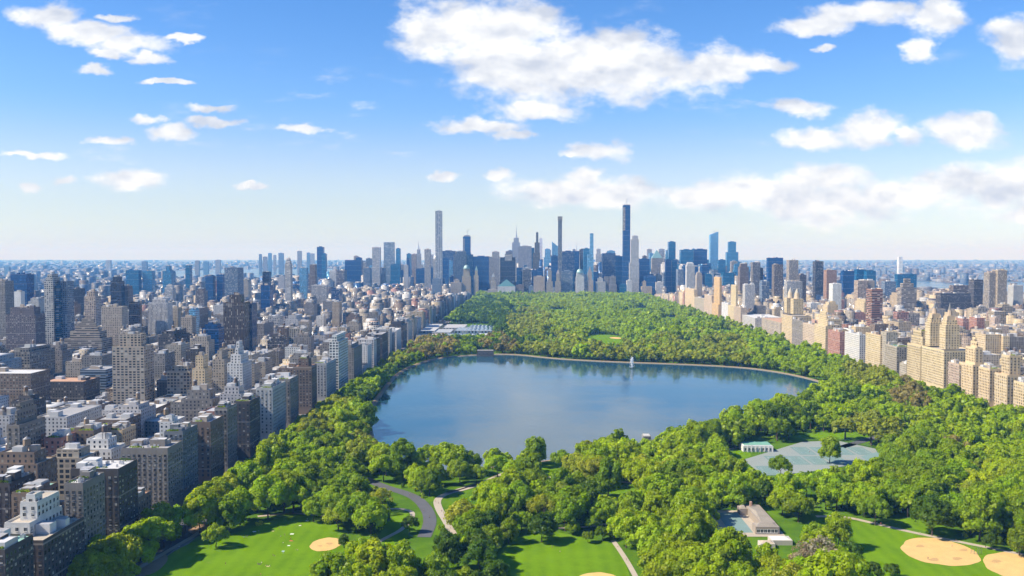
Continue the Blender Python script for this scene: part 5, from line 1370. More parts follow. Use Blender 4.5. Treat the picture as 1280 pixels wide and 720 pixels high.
S('tan tower with stepped top left of the grey modern slab', 3935, [(683, 691, 352), (685, 689.5, 339)], 'beige', 'brick', 26, 'tan', vb=371)
S('grey apartment slab with brick bays at the park edge', 3935, [(667, 681, 346)], 'pink', 'brick', 26, 'grey', vb=371)
S('greenish apartment slab left of the grey brick-bayed slab', 3938, [(661, 667, 358)], 'steel', 'brick', 26, 'copper', vb=371)
S('brown park-edge apartment slab below the dark brown-blue slab', 3940, [(645, 655, 357)], 'brown', 'brick', 26, 'grey', vb=371)
S('pale grey hotel slab right of the pointed tan tower', 3935, [(745, 757, 352), (747, 754, 348)], 'pale grey', 'brick', 28, 'white', vb=371)
S('slim grey tower beside the pale grey hotel slab', 3945, [(756, 761, 346)], 'grey', 'brick', 22, vb=371)
S('stone hotel tower with crown-like roof below the dark blue slabs', 3930, [(761.5, 771, 356), (762.5, 770, 346)], 'grey', 'brick', 26, 'white', vb=371)
S('green glass cube building below the tallest tower', 3928, [(774.5, 784, 356)], 'teal', 'glass', 26, 'grey', vb=371)
S('cream apartment building left of the white limestone tower', 3925, [(783.5, 790, 351)], 'lime', 'brick', 24, 'white', vb=371)
S('dark glass block beyond the limestone tower', 4300, [(799, 812, 324)], 'navy', 'glass', 34, vb=356)
S('pair of tan gabled apartment blocks on the right of the park edge', 3935, [(802, 815, 358), (804, 808, 352)], 'tan', 'brick', 26, 'tan', vb=371)
S('dark curved-front glass building with pale rim right of the park edge', 3960, [(806, 820, 346)], 'navy', 'glass', 34, 'white', vb=364)
S('pale blue tower behind the copper-pyramid tower', 4900, [(811.8, 817, 317)], 'sky', vb=340)
S('tan tower with lit copper-green pyramid roof', 4500, [(815, 828, 322.5)], 'beige', 'slit', 36, 'copper', [('pyramid', 312.5, (.3, .48, .42))], vb=346)
S('small white building at the foot of the copper-pyramid tower', 3940, [(820, 829, 353)], 'white', 'slit', 24, 'white', vb=371)
S('tall plain blue glass box tower', 4800, [(836, 844.6, 302.5)], 'teal', 'glass', 40, vb=326)
S('left shaft of the dark twin glass towers at the circle', 4080, [(832.5, 839, 325)], 'navy', 'glass', 30, vb=370)
S('right shaft of the dark twin glass towers at the circle', 4085, [(840, 846.5, 326)], 'teal', 'glass', 30, vb=370)
S('narrow blue shaft left of the tall plain blue box', 4900, [(833, 836, 313)], 'blue', vb=326)
S('wide teal slab with fins, right part of the skyline', 4400, [(851, 867, 312.5)], 'teal', 'glass', 40, vb=334)
S('dark teal slab joined right of the wide finned slab', 4420, [(867.5, 884, 312)], 'navy', 'glass', 40, vb=334)
S('tall pale-blue glass tower with sharply slanted peak', 5900, [(888, 898, 299)], 'sky', 'glass', 46, 'white', [('slant', 293.5, 289.5)], vb=340)
S('low teal block left of the stepped blue tower', 5000, [(899, 907, 325)], 'teal', vb=345)
S('stepped blue glass tower with taller rounded left shaft', 5600, [(908.6, 923, 315), (911, 920.5, 302.5)], 'blue', 'glass', 40, vb=345)
crane('thin white crane on the tower rising above the broad grey slab', 584.5, 285.5, 294.5, 5010, 16)
crane('small crane on top of the tallest unfinished glass tower', 783.5, 248, 256, 4020, 4)
crane('white crane on the slanted peak of the pale-blue glass tower', 893, 287.8, 292, 5920, 22)
for i, (px, w_, yt, Y) in enumerate(sorted([(325, 3, 318, 9500), (331, 5, 321, 9600), (337, 4, 316.5, 9800), (343, 3, 319, 9700), (351, 6, 316.5, 9400), (374, 5, 314, 9300), (385, 3.5, 316, 9600), (390, 5, 317, 9500), (180, 6, 327, 8000), (246, 5, 326, 8200), (257, 6, 327, 8500), (272, 6, 325, 8600), (135, 6, 325.5, 9500), (8, 6, 333, 7500)])):
    S('far tower fading blue on the left horizon, ' + ORD[i], Y, [(px - w_ / 2, px + w_ / 2, yt)], ['sky', 'pale grey', 'steel', 'beige'][i % 4], 'panel', 30, 'grey', vb=335, seed=900 + i)

fr_ = random.Random(77); fill = []
while len(fill) < 118:
    px = fr_.uniform(438, 940); w_ = fr_.uniform(4.5, 11); near_ = len(fill) >= 70; Y = fr_.uniform(4350, 4900) if near_ else fr_.uniform(4950, 6100)
    yt = fr_.uniform(323, 344) if near_ else fr_.uniform(318, 338) if px < 545 else fr_.uniform(311, 328) if px < 880 else fr_.uniform(320, 336)
    xa, xb = at(px, 330, Y)[0], at(px + w_, 330, Y)[0]
    if any(xa < a1 + 3 and xb > a0 - 3 and Y < b1 + 3 and Y + 36 > b0 - 3 for a0, a1, b0, b1 in FOOT): continue
    if any(abs(px + w_ / 2 - q) < 7 for q in (523, 645.5, 584, 671, 700, 783, 548, 893)): continue
    c_ = ['navy', 'steel', 'blue', 'pale grey', 'teal', 'lime', 'brown', 'sky', 'beige'][len(fill) % 9]; fill.append((px, w_, yt, Y, c_)); FOOT.append((xa, xb, Y, Y + 34))
FW_ = {'brown': 'brown', 'navy': 'navy', 'blue': 'blue', 'steel': 'blue-grey', 'teal': 'teal', 'pale grey': 'grey', 'beige': 'beige', 'lime': 'whitish', 'sky': 'pale blue'}; nth = {}
for px, w_, yt, Y, c_ in sorted(fill):
    k = nth[c_] = nth.get(c_, -1) + 1
    tr = [(px, px + w_, yt)] if fr_.random() < .5 else [(px, px + w_, yt + fr_.uniform(4, 12)), (px + w_ * .15, px + w_ * .85, yt)]
    S(f"slim {FW_[c_]} tower in the crowded midtown band, {ORD[k]} of its colour", Y, tr, c_, 'glass' if c_ in ('navy', 'blue', 'teal', 'sky') else fr_.choice(['slit', 'panel', 'ribbon']), 30, fr_.choice(['tar', 'grey', 'white']), vb=330, seed=int(px * 7))

# ------------------------------------------------------------------ the rest of the city, lot by lot on its grid
crng = random.Random(3)
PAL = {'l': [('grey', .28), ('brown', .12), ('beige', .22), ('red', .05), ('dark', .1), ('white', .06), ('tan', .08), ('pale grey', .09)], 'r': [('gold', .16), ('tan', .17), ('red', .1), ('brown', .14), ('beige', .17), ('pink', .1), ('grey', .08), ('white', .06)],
       'm': [('pale grey', .22), ('navy', .22), ('steel', .18), ('beige', .12), ('teal', .1), ('brown', .08), ('white', .08)]}
RPAL = [('white', .2), ('silver', .26), ('grey', .26), ('tar', .16), ('tan', .09), ('clay', .05)]


def choose(pal):
    x = crng.random() * sum(w for _, w in pal)
    for k, w in pal:
        x -= w
        if x <= 0: return k
    return pal[0][0]


SKYLINE = [(-200, 358), (0, 356), (150, 356), (300, 352), (430, 338), (520, 332), (560, 326), (640, 324), (860, 325), (900, 331), (950, 344), (1020, 360), (1280, 364), (1500, 366)]
lots = []


def lot(x0, x1, y0, y1, h, pal):
    if y1 < 430: return
    for a0, a1, b0, b1 in FOOT:
        if x0 < a1 and x1 > a0 and y0 < b1 and y1 > b0: return
    px0, px1 = sorted((proj(x0, y0, 10)[0], proj(x1, y0, 10)[0]))
    if px1 < -170 or px0 > 1430: return
    yt = 320 + F * (CAM_H - h) / y0
    lim = np.interp((px0 + px1) / 2, [a for a, _ in SKYLINE], [b for _, b in SKYLINE]) + 6 * (1 - min(1, y0 / 4000))
    yt = max(yt, lim)
    for a0, a1, vb, Y in MASK:
        if Y > y0 and px0 < a1 - 1 and px1 > a0 + 1: yt = max(yt, vb - crng.uniform(0, 4))
    h = CAM_H - (yt - 320) * y0 / F
    if h < 7: return
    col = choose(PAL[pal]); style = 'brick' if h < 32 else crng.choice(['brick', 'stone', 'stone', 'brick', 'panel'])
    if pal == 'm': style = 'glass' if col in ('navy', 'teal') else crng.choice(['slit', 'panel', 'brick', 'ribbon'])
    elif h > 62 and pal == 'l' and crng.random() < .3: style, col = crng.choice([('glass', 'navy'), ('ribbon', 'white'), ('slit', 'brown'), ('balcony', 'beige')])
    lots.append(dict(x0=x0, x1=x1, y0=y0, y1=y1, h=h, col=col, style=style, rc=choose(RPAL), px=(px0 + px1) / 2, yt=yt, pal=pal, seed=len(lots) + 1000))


def block(xa, xb, y0, y1, zone):
    """one city block between two avenues: tall houses at the avenue ends, rows between"""
    pal = zone[0]; e = 27.0
    for xs in (xa, xb - e):
        if crng.random() < .45:
            cuts = [(y0, y1)]
        else:
            m_ = (y0 + y1) / 2 + crng.uniform(-6, 6); cuts = [(y0, m_ - .15), (m_ + .15, y1)]
        for c0, c1 in cuts:
            r_ = crng.random(); lo, hi, pt, tlo, thi = zone[1:6]
            h = crng.uniform(tlo, thi) if r_ < pt else crng.uniform(lo, hi) if r_ < (.9 if -280 < xs < 560 else .4) else crng.uniform(14, 28)
            lot(xs, xs + e, c0, c1, h, pal)
    for c0, c1 in ((y0, y0 + 26), (y1 - 26, y1)):
        x = xa + e + .3
        while x < xb - e - 5:
            r_ = crng.random(); w_ = crng.uniform(17, 32) if r_ < .3 else crng.uniform(6, 11)
            w_ = min(w_, xb - e - .3 - x)
            if w_ < 5: break
            h = (crng.uniform(24, 52) if r_ < zone[6] else crng.uniform(15, 24)) if r_ < .3 else crng.uniform(12.5, 19)
            lot(x, x + w_ - .15, c0 + crng.uniform(0, 1.2), c1 - crng.uniform(0, 5), h, pal); x += w_


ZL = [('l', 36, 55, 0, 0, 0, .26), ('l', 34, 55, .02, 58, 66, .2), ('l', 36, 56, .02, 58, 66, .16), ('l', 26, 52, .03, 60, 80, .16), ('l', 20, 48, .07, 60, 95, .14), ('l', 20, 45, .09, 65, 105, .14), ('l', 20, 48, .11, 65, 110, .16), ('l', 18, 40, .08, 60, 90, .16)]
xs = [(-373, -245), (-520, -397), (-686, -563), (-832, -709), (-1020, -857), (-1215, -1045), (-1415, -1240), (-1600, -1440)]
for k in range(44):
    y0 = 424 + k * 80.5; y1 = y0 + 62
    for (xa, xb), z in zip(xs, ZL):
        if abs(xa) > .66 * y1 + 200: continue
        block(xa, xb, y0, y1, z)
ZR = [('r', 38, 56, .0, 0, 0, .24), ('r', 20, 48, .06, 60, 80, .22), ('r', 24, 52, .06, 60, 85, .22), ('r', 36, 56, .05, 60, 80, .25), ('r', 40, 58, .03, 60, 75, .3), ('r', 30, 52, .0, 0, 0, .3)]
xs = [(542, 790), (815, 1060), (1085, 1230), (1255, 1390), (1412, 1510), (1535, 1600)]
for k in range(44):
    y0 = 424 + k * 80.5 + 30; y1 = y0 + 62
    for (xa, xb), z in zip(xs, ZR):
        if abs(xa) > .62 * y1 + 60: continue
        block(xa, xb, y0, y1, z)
# midtown and the far side of the park
for k in range(34):
    y0 = 3935 + k * 80.5; y1 = y0 + 62
    for xa, xb in ((-1415, -1240), (-1215, -1045), (-1020, -857), (-832, -709), (-686, -563), (-520, -397), (-373, -245), (-215, -90), (-60, 70), (100, 230), (260, 390), (420, 520), (542, 760), (790, 1020), (1050, 1240), (1265, 1500)):
        x = xa
        while x < xb - 14:
            w_ = min(crng.uniform(24, 55), xb - x); mid = -1120 < x < 1230
            h = crng.uniform(85, 195) if mid and crng.random() < (.78 if -420 < x < 900 else .5) else crng.uniform(20, 75)
            lot(x, x + w_ - 1, y0, y1 - crng.uniform(0, 20), h, 'm' if mid or crng.random() < .5 else ('l' if x < 0 else 'r')); x += w_

# which lots show: a coarse painter's pass from near to far
cov = np.zeros((720, 1280), bool)
order = sorted(range(len(lots)), key=lambda i: lots[i]['y0'])
# the park's trees hide what stands behind them
for i, L in enumerate(lots): L['vis'] = 0
hand = sorted([(Y, p0, p1, yt_) for p0, p1, yt_, Y in MASK])
for i in order:
    L = lots[i]
    a = [proj(x, y, z) for x in (L['x0'], L['x1']) for y in (L['y0'], L['y1']) for z in (0, L['h'])]
    u0, u1 = int(max(0, min(p[0] for p in a))), int(min(1280, max(p[0] for p in a) + 1)); v0, v1 = int(max(0, L['yt'])), int(min(720, 320 + F * CAM_H / L['y0']))
    if u1 <= u0 or v1 <= v0: continue
    L['u0'], L['u1'], L['v1'] = u0, u1, v1
    s_ = cov[v0:v1, u0:u1]; L['vis'] = int((~s_).sum()); s_[:] = True
ranked = sorted([i for i in order if lots[i]['vis'] > 0 and -10 < lots[i]['px'] < 1290], key=lambda i: -lots[i]['vis'])
THINGS = ranked[:268]; tset = set(THINGS)
COLW = {'grey': 'grey', 'brown': 'brown brick', 'beige': 'beige', 'red': 'red brick', 'dark': 'dark brick', 'white': 'white', 'tan': 'tan', 'pale grey': 'pale grey', 'gold': 'golden tan', 'pink': 'pinkish', 'navy': 'navy glass', 'teal': 'teal glass', 'steel': 'blue-grey'}
CZ = [(20, 660, 'beside the white stepped building'), (60, 580, 'by the narrow red house'), (20, 500, 'near the left edge below the long brown slab'), (100, 520, 'below the long dark brick slab'), (170, 540, 'around the yellow brick apartment house'), (220, 500, 'right of the beige balcony tower'),
      (80, 450, 'left of the beige balcony tower'), (270, 470, 'below the brown twin tower'), (330, 450, 'right of the brown twin tower'), (230, 430, 'left of the brown twin tower'), (350, 480, 'in the park-side row above the drive'), (400, 440, 'beside the white blue-windowed tower'), (450, 420, 'beside the trees left of the reservoir'),
      (500, 400, 'in the row left of the museum'), (550, 380, 'below the tallest square tower'), (360, 400, 'under the slender rounded pale tower'), (430, 385, 'below the white banded tower'), (130, 400, 'around the long tan slab tower'), (30, 430, 'around the wide dark brick slab'),
      (700, 350, 'in the skyline beyond the park'), (900, 360, 'by the far right park corner'), (960, 375, 'below the brown ribbed tower'), (1020, 385, 'behind the two lantern-topped towers'), (1100, 400, 'around the pink tower under construction'), (1140, 380, 'below the riverside glass blocks'), (1200, 390, 'above the twin-towered building'),
      (1250, 400, 'below the beige slab pair'), (1240, 440, 'right of the twin-towered building'), (1270, 460, 'behind the orange roof terrace')]
groups = {}
for i in THINGS:
    L = lots[i]; vy = min(L['v1'], L['yt'] + 12)
    zn = min(range(len(CZ)), key=lambda j: (L['px'] - CZ[j][0]) ** 2 + (1.6 * (vy - CZ[j][1])) ** 2)
    hw_ = 'tall' if L['h'] > 58 else 'mid-height' if L['h'] > 30 else 'low'
    L['tank'] = L['y0'] < 1700 and 24 < L['h'] < 62 and random.Random(i).random() < .5
    groups.setdefault((zn, hw_, L['col'], L['tank'], not L['tank'] and L['rc'] in ('white', 'silver')), []).append(i)
for (zn, hw_, col, tank, wr), mem in groups.items():
    mem.sort(key=lambda i: lots[i]['px'])
    for n_, i in enumerate(mem):
        L = lots[i]; nm_ = 'row_house' if L['h'] < 24 else 'apartment_building' if L['h'] < 62 else 'apartment_tower'
        word = {'row_house': 'house', 'apartment_building': 'building', 'apartment_tower': 'tower'}[nm_]
        lab = f"{hw_} {COLW[col]} {word}" + (' with tank' if tank else ' with pale roof' if wr else '') + f" {CZ[zn][2]}" + (f", {ORD[n_]}" if len(mem) > 1 else '')
        q = random.Random(i); W_, D_ = L['x1'] - L['x0'], L['y1'] - L['y0']; tiers = ()
        if L['h'] > 40 and W_ > 20 and q.random() < .5: tiers = ((q.uniform(3, 5), L['h'] + q.uniform(3.5, 8)),)
        block_building(nm_, lab, word if word != 'house' else 'house', {'row_house': 'low houses in the side streets', 'apartment_building': 'apartment buildings on the city grid', 'apartment_tower': 'tall towers on the city grid'}[nm_],
                       L['x0'], L['x1'], L['y0'], L['y1'], L['h'], L['col'], L['style'], L['rc'], tiers=tiers, near=1, tank=tank, seed=L['seed'], foot=False)

# all smaller and farther buildings: one mass
BX = []   # x0 x1 y0 y1 z0 z1 r g b rr rg rb style
for i in range(len(lots)):
    if i in tset: continue
    L = lots[i]; t_ = np.array(C[L['col']]) * crng.uniform(.68, 1.05); BX.append((L['x0'], L['x1'], L['y0'], L['y1'], 0, L['h'], *t_, *(np.array(ROOFC[L['rc']]) * (1 if L['y0'] < 1500 else .7)), list(STYLE).index(L['style'])))
    W_, D_ = L['x1'] - L['x0'], L['y1'] - L['y0']
    if L['y0'] < 4500:
        for _ in range(crng.choice([1, 1, 2, 3]) if L['h'] > 24 else crng.choice([0, 1, 1, 2])):
            bw, bd = min(W_ * .4, crng.uniform(2.5, 8)), min(D_ * .4, crng.uniform(2.5, 8)); bx, by = crng.uniform(L['x0'] + .5, L['x1'] - bw - .5), crng.uniform(L['y0'] + .5, L['y1'] - bd - .5)
            BX.append((bx, bx + bw, by, by + bd, L['h'] + .02, L['h'] + crng.uniform(2.2, 5.5), *crng.choice([t_, t_ * .8, (.4, .38, .36), (.3, .25, .2), (.16, .14, .13)]), *ROOFC[crng.choice(['silver', 'grey', 'tar'])], list(STYLE).index('bare')))
        if L['h'] > 40 and W_ > 20 and crng.random() < .6: BX.append((L['x0'] + W_ * .15, L['x1'] - W_ * .15, L['y0'] + D_ * .15, L['y1'] - D_ * .15, L['h'] + .03, L['h'] + crng.uniform(3.5, 9), *t_, *ROOFC[L['rc']], list(STYLE).index(L['style'])))
RIV = [smooth_ring(G(p), 2) for p in ([(120, 341), (215, 338.5), (300, 336.5), (360, 336), (420, 336), (440, 339), (380, 343), (340, 348), (300, 351), (250, 349), (160, 345)], [(960, 340), (1060, 345), (1150, 351), (1200, 355), (1300, 352), (1420, 352), (1420, 368), (1260, 372), (1170, 366), (1060, 352), (960, 344)])]
n_far = 15000
fy = 2600 * (30000 / 2600) ** RNG.random(n_far); fx = fy * RNG.uniform(-.66, .66, n_far)
okf = ~((fx > -1640) & (fx < 1640) & (fy < 6700))
for r_ in RIV: okf &= ~inside(r_, fx, fy)
for a0, a1, b0, b1 in FOOT: okf &= ~((fx > a0 - 80) & (fx < a1 + 80) & (fy > b0 - 80) & (fy < b1 + 20))
for x, y in zip(fx[okf], fy[okf]):
    k = y / 6000; r_ = crng.random(); h = crng.uniform(8, 16) if r_ < .62 else crng.uniform(16, 34) if r_ < .93 else crng.uniform(34, 70)
    w_ = crng.uniform(12, 40) * (1 + k * .7) * (1 if h < 30 else .6); d_ = crng.uniform(12, 40) * (1 + k)
    if h > 34 and abs(x / y) < .3 and y < 9000: h *= 1.2
    if y > 9000 and crng.random() < .35: continue
    c_ = np.array((.6, .6, .62)) * C[crng.choice(['grey', 'brown', 'steel', 'steel', 'pale grey', 'steel', 'dark'])]
    BX.append((x, x + w_, y, y + d_, 0, h, *c_, *ROOFC[crng.choice(['silver', 'grey', 'grey', 'tar'])], list(STYLE).index('brick')))
B = np.array(BX); n = len(B); S_ = list(STYLE.values())
x0, x1, y0, y1, z0, z1 = B[:, :6].T
V = np.stack([np.stack(p, 1) for p in ((x0, y0, z0), (x1, y0, z0), (x1, y1, z0), (x0, y1, z0), (x0, y0, z1), (x1, y0, z1), (x1, y1, z1), (x0, y1, z1))], 1).reshape(-1, 3)
fq = np.array([(0, 1, 5, 4), (1, 2, 6, 5), (2, 3, 7, 6), (3, 0, 4, 7), (4, 5, 6, 7)])
Q = (fq[None] + (np.arange(n) * 8)[:, None, None]).reshape(-1, 4)
wid, dep, hei = x1 - x0, y1 - y0, z1 - z0
UVs = np.zeros((n, 5, 4, 2)); 
for f_, L_ in ((0, wid), (1, dep), (2, wid), (3, dep)):
    UVs[:, f_, 1, 0] = L_; UVs[:, f_, 2, 0] = L_; UVs[:, f_, 2, 1] = hei; UVs[:, f_, 3, 1] = hei
sid = B[:, 12].astype(int); gr = np.array([g_ for g_, _ in S_])[sid]; opn = np.array([o_ for _, o_ in S_], float)[sid]
grid = np.zeros((n, 5, 3)); grid[:, :, :2] = gr[:, None]; grid[:, :, 2] = (np.arange(n) % 997)[:, None] + np.arange(5) * .37
for f_, L_ in ((0, wid), (1, dep), (2, wid), (3, dep)): grid[:, f_, 0] = L_ / np.maximum(1, np.round(L_ / gr[:, 0]))
opening = np.repeat(opn[:, None], 5, 1); tint = np.repeat(B[:, None, 6:9], 5, 1); tint[:, 4] = B[:, 9:12]
mi = np.tile([0, 0, 0, 0, 1], n)
city = link('city_blocks', array_mesh('city_blocks', V, Q, tint.reshape(-1, 3), mats=['facade', 'roof'], mi=mi, uv=UVs.reshape(-1, 2), grid=grid.reshape(-1, 3), opening=opening.reshape(-1, 3)))
tag(city, 'dense mass of small and distant city buildings reaching to the horizon', 'city', None, 'stuff')

# ------------------------------------------------------------------ buildings inside the park


def hip_roof(m_, ring, z, zt, mat, tint, over=.6, ridge=.45):
    r_ = inset(ring, -over); (x0, y0), (x1, _), (_, y1), _ = r_; m = (y0 + y1) / 2; a, b = x0 + (x1 - x0) * (1 - ridge) / 2, x1 - (x1 - x0) * (1 - ridge) / 2
    A, B_, C_, D_ = [(*p, z) for p in r_]; E, F_ = (a, m, zt), (b, m, zt)
    for p in ([A, B_, F_, E], [B_, C_, F_], [C_, D_, E, F_], [D_, A, E]): m_.poly(p, mat, tint)
    m_.poly([D_, C_, B_, A], mat, tint)


def small_windows(root, org, x0, x1, y0, z, n, ww, wh, ftint=(.7, .69, .65)):
    tb = window_mesh(ww, wh, ftint, (.02, .025, .03), 0); o = tb.build('window'); me = o.data; bpy.data.objects.remove(o)
    for i in range(n): link('window', me, root, (x0 + (x1 - x0) * (i + .5) / n - org[0], y0 - org[1], z - org[2]))


# tennis house
xa, ya = ground(929, 565); xb = at(966, 560, ya)[0]; W_ = xb - xa
org = ((xa + xb) / 2, ya + 6, 0); t_ = empty('tennis_house', org); tag(t_, 'white pavilion with green flat roof and dark doors beside the tennis courts', 'pavilion')
m_ = MB(['plain']); m_.box(xa, xb, ya, ya + 17, 0, 5.8, 'plain', (.6, .58, .54)); m_.build('wall', t_, origin=org)
m_ = MB(['roof', 'plain']); r_ = rect(xa, xb, ya, ya + 17); m_.walls(inset(r_, -.7), 5.5, 6.4, 'plain', (.7, .68, .64)); m_.cap(inset(r_, -.7), 6.4, 'roof', (.16, .34, .25)); m_.cap(inset(r_, -.7), 5.5, 'plain', (.6, .6, .6), True); m_.build('roof', t_, origin=org)
small_windows(t_, org, xa + .5, xb - .5, ya, 1.2, 8, 1.4, 2.6)
for i in range(8):
    m_ = MB(['plain']); m_.box(xa + W_ * i / 7 - .25, xa + W_ * i / 7 + .25, ya - .75, ya - .3, 0, 5.45, 'plain', (.68, .66, .62)); m_.build('pilaster', t_, origin=org)

# recreation building: low wings round a play court
P_ = [ground(px, py) for px, py in ((897, 664), (940, 641), (978, 664), (955, 676))]
xa, ya = ground(908, 668); xb, _ = ground(974, 668); yb = ground(930, 640)[1]
org = ((xa + xb) / 2, ya, 0); t_ = empty('recreation_building', org); tag(t_, 'low recreation building with grey-brown roofs around a small blue-green court', 'building')
L_ = xb - xa
wings = [(xa + L_ * .55, xb, ya, ya + 9, 5.0), (xb - 10, xb, ya + 9.1, yb, 5.2), (xa + L_ * .55, xb - 10.1, yb - 8, yb, 4.6)]
for x0_, x1_, y0_, y1_, h_ in wings:
    m_ = MB(['plain']); m_.box(x0_, x1_, y0_, y1_, 0, h_, 'plain', (.3, .25, .2)); m_.build('wall', t_, origin=org)
    m_ = MB(['roof']); hip_roof(m_, rect(x0_, x1_, y0_, y1_), h_ + .02, h_ + 1.6, 'roof', (.27, .235, .19), .9, .6); m_.build('roof', t_, origin=org)
small_windows(t_, org, xa + L_ * .57, xb - 1, ya, 1.2, 6, 1.8, 2.2)
m_ = MB(['plain']); m_.box(xa + L_ * .78, xa + L_ * .82, yb - 5, yb - 3, 4.7, 8.5, 'plain', (.45, .28, .2)); m_.build('chimney', t_, origin=org)
sheet('play_court', rect(xa + L_ * .1, xa + L_ * .53, ya + 3, yb - 3), .3, 'bluecourt'); sheet('courtyard', rect(xa - 4, xb + 3, ya - 5, yb + 3), .26, 'path')
for lab, (px, py, w_, d_) in (('low white-roofed shed right of the recreation building', (975, 679, 13, 9)), ('small tan-roofed shed below the recreation building', (958, 684, 9, 7))):
    x, y = ground(px, py); o_ = (x, y, 0); s_ = empty('shed', o_); tag(s_, lab, 'shed')
    m_ = MB(['plain']); m_.box(x - w_ / 2, x + w_ / 2, y - d_ / 2, y + d_ / 2, 0, 3.2, 'plain', (.5, .45, .38)); m_.build('wall', s_, origin=o_)
    m_ = MB(['roof']); hip_roof(m_, rect(x - w_ / 2, x + w_ / 2, y - d_ / 2, y + d_ / 2), 3.22, 4.4, 'roof', (.6, .57, .5) if 'white' in lab else (.42, .34, .25)); m_.build('roof', s_, origin=o_)

# gatehouses on the reservoir
for lab, px0, px1, py, h_, wt, rt in (('dark stone gatehouse with flat pale cornice on the far reservoir shore', 596, 617, 446, 11, (.09, .085, .08), (.33, .31, .28)), ('small pale stone gatehouse on the near reservoir shore', 804, 814, 552, 5, (.22, .21, .19), (.42, .4, .36))):
    x0_, y_ = ground(px0, py); x1_ = ground(px1, py)[0]; o_ = ((x0_ + x1_) / 2, y_ + 5, 0); s_ = empty('gatehouse', o_); tag(s_, lab, 'gatehouse', None)
    m_ = MB(['plain']); m_.box(x0_, x1_, y_, y_ + 12, 0, h_, 'plain', wt); m_.build('wall', s_, origin=o_)
    m_ = MB(['roof', 'plain']); r_ = inset(rect(x0_, x1_, y_, y_ + 12), -.8); m_.walls(r_, h_ - .8, h_ + .5, 'plain', rt); m_.cap(r_, h_ + .5, 'roof', rt); m_.cap(r_, h_ - .8, 'plain', rt, True); m_.build('roof', s_, origin=o_)
    small_windows(s_, o_, x0_ + 1, x1_ - 1, y_, 2, 4, 1.6, h_ * .5, rt)

# museum on the far left of the park: wings, glass roofs
x0_, y0_ = ground(520, 425.5); x1_ = at(618, 425, y0_)[0]; x0_ = max(x0_, -240)
o_ = ((x0_ + x1_) / 2, y0_, 0); mu = empty('museum_building', o_); tag(mu, 'sprawling low white museum with long glass roofs beyond the reservoir', 'museum')
Wm = x1_ - x0_
for n_, (a, b, c0, c1, h_, wt, rt, sky_) in enumerate([(0, .36, 0, 34, 15, (.6, .56, .5), (.55, .47, .38), 0), (.365, .78, 4, 40, 14, (.5, .52, .54), (.5, .52, .54), 1), (.785, 1, -4, 46, 15, (.66, .64, .6), (.6, .6, .58), 0), (.1, .42, 42, 130, 18, (.52, .5, .46), (.4, .42, .44), 0), (.46, .98, 60, 150, 21, (.25, .34, .42), (.3, .36, .4), 1), (.25, .55, 155, 260, 19, (.5, .48, .45), (.46, .45, .44), 0), (.6, .95, 158, 255, 17, (.42, .46, .5), (.4, .45, .5), 1), (0, .2, 60, 260, 20, (.5, .47, .42), (.5, .5, .5), 0)]):
    xa, xb, ya, yb = x0_ + Wm * a, x0_ + Wm * b, y0_ + c0, y0_ + c1; h_ *= .72; wt = tuple(c * .75 for c in wt); rt = tuple(c * .8 for c in rt)
    m_ = MB(['facade']); m_.walls(rect(xa, xb, ya, yb), 0, h_, 'facade', wt, grid=(7, 9, n_), opening=(.5, .62, 0)); m_.build('wall', mu, origin=o_)
    m_ = MB(['roof', 'plain']); r_ = rect(xa, xb, ya, yb); m_.walls(inset(r_, -.4), h_ - .8, h_ + .8, 'plain', (.6, .58, .54)); m_.cap(inset(r_, .3), h_ + .02, 'roof', rt)
    for i in range(4):
        p, q_ = inset(r_, -.4), inset(r_, .3); j = (i + 1) % 4; m_.poly([(*p[i], h_ + .8), (*p[j], h_ + .8), (*q_[j], h_ + .8), (*q_[i], h_ + .8)], 'plain', (.62, .6, .56))
    rf = m_.build('roof', mu, origin=o_)
    if sky_:
        m_ = MB(['pane', 'plain']); nb = max(4, int((xb - xa) / 9))
        for i in range(nb):
            u0, u1 = xa + 2 + (xb - xa - 4) * i / nb, xa + 2 + (xb - xa - 4) * (i + .82) / nb; mid = (u0 + u1) / 2; v0, v1 = ya + 3, yb - 3
            m_.poly([(u0, v0, h_ + .1), (mid, v0, h_ + 3), (mid, v1, h_ + 3), (u0, v1, h_ + .1)], 'pane', (.2, .32, .4)); m_.poly([(mid, v0, h_ + 3), (u1, v0, h_ + .1), (u1, v1, h_ + .1), (mid, v1, h_ + 3)], 'pane', (.2, .32, .4)); m_.poly([(u0, v0, h_ + .1), (u1, v0, h_ + .1), (mid, v0, h_ + 3)], 'plain', (.6, .62, .62))
        m_.build('skylight', rf, origin=o_)

# fountain: a spray of drops rising from the water
fx_, fy_ = ground(790, 461); fh = at(790, 446.5, fy_)[1]
o_ = (fx_, fy_, .3); ft = empty('fountain', o_); tag(ft, 'white fountain jet rising from the reservoir', 'fountain')
m_ = MB(['metal']); m_.cyl(fx_, fy_, 1.2, .2, .9, 'metal', (.2, .2, .2), 10); m_.build('nozzle', ft, origin=o_)
fr = np.random.default_rng(4); nd = 1000
vz = fr.uniform(.72, 1.0, nd); ph = fr.uniform(0.05, 1.95, nd); a_ = fr.uniform(0, 6.28, nd)
Hh = fh * vz ** 2; zz = Hh * (1 - (1 - ph) ** 2); rr = ph * fr.uniform(.3, 2.2, nd) + .2
pc = np.stack([rr * np.cos(a_), rr * np.sin(a_), zz + .1], 1)
v_, tt_ = cards(fr, pc, np.full(nd, .28), 3, .27)
MAT['foliage_keep'] = MAT['spray']; link('spray', array_mesh('spray', v_, np.arange(len(v_)).reshape(-1, 4), None, 'spray'), ft)

# ------------------------------------------------------------------ small things on the lawns


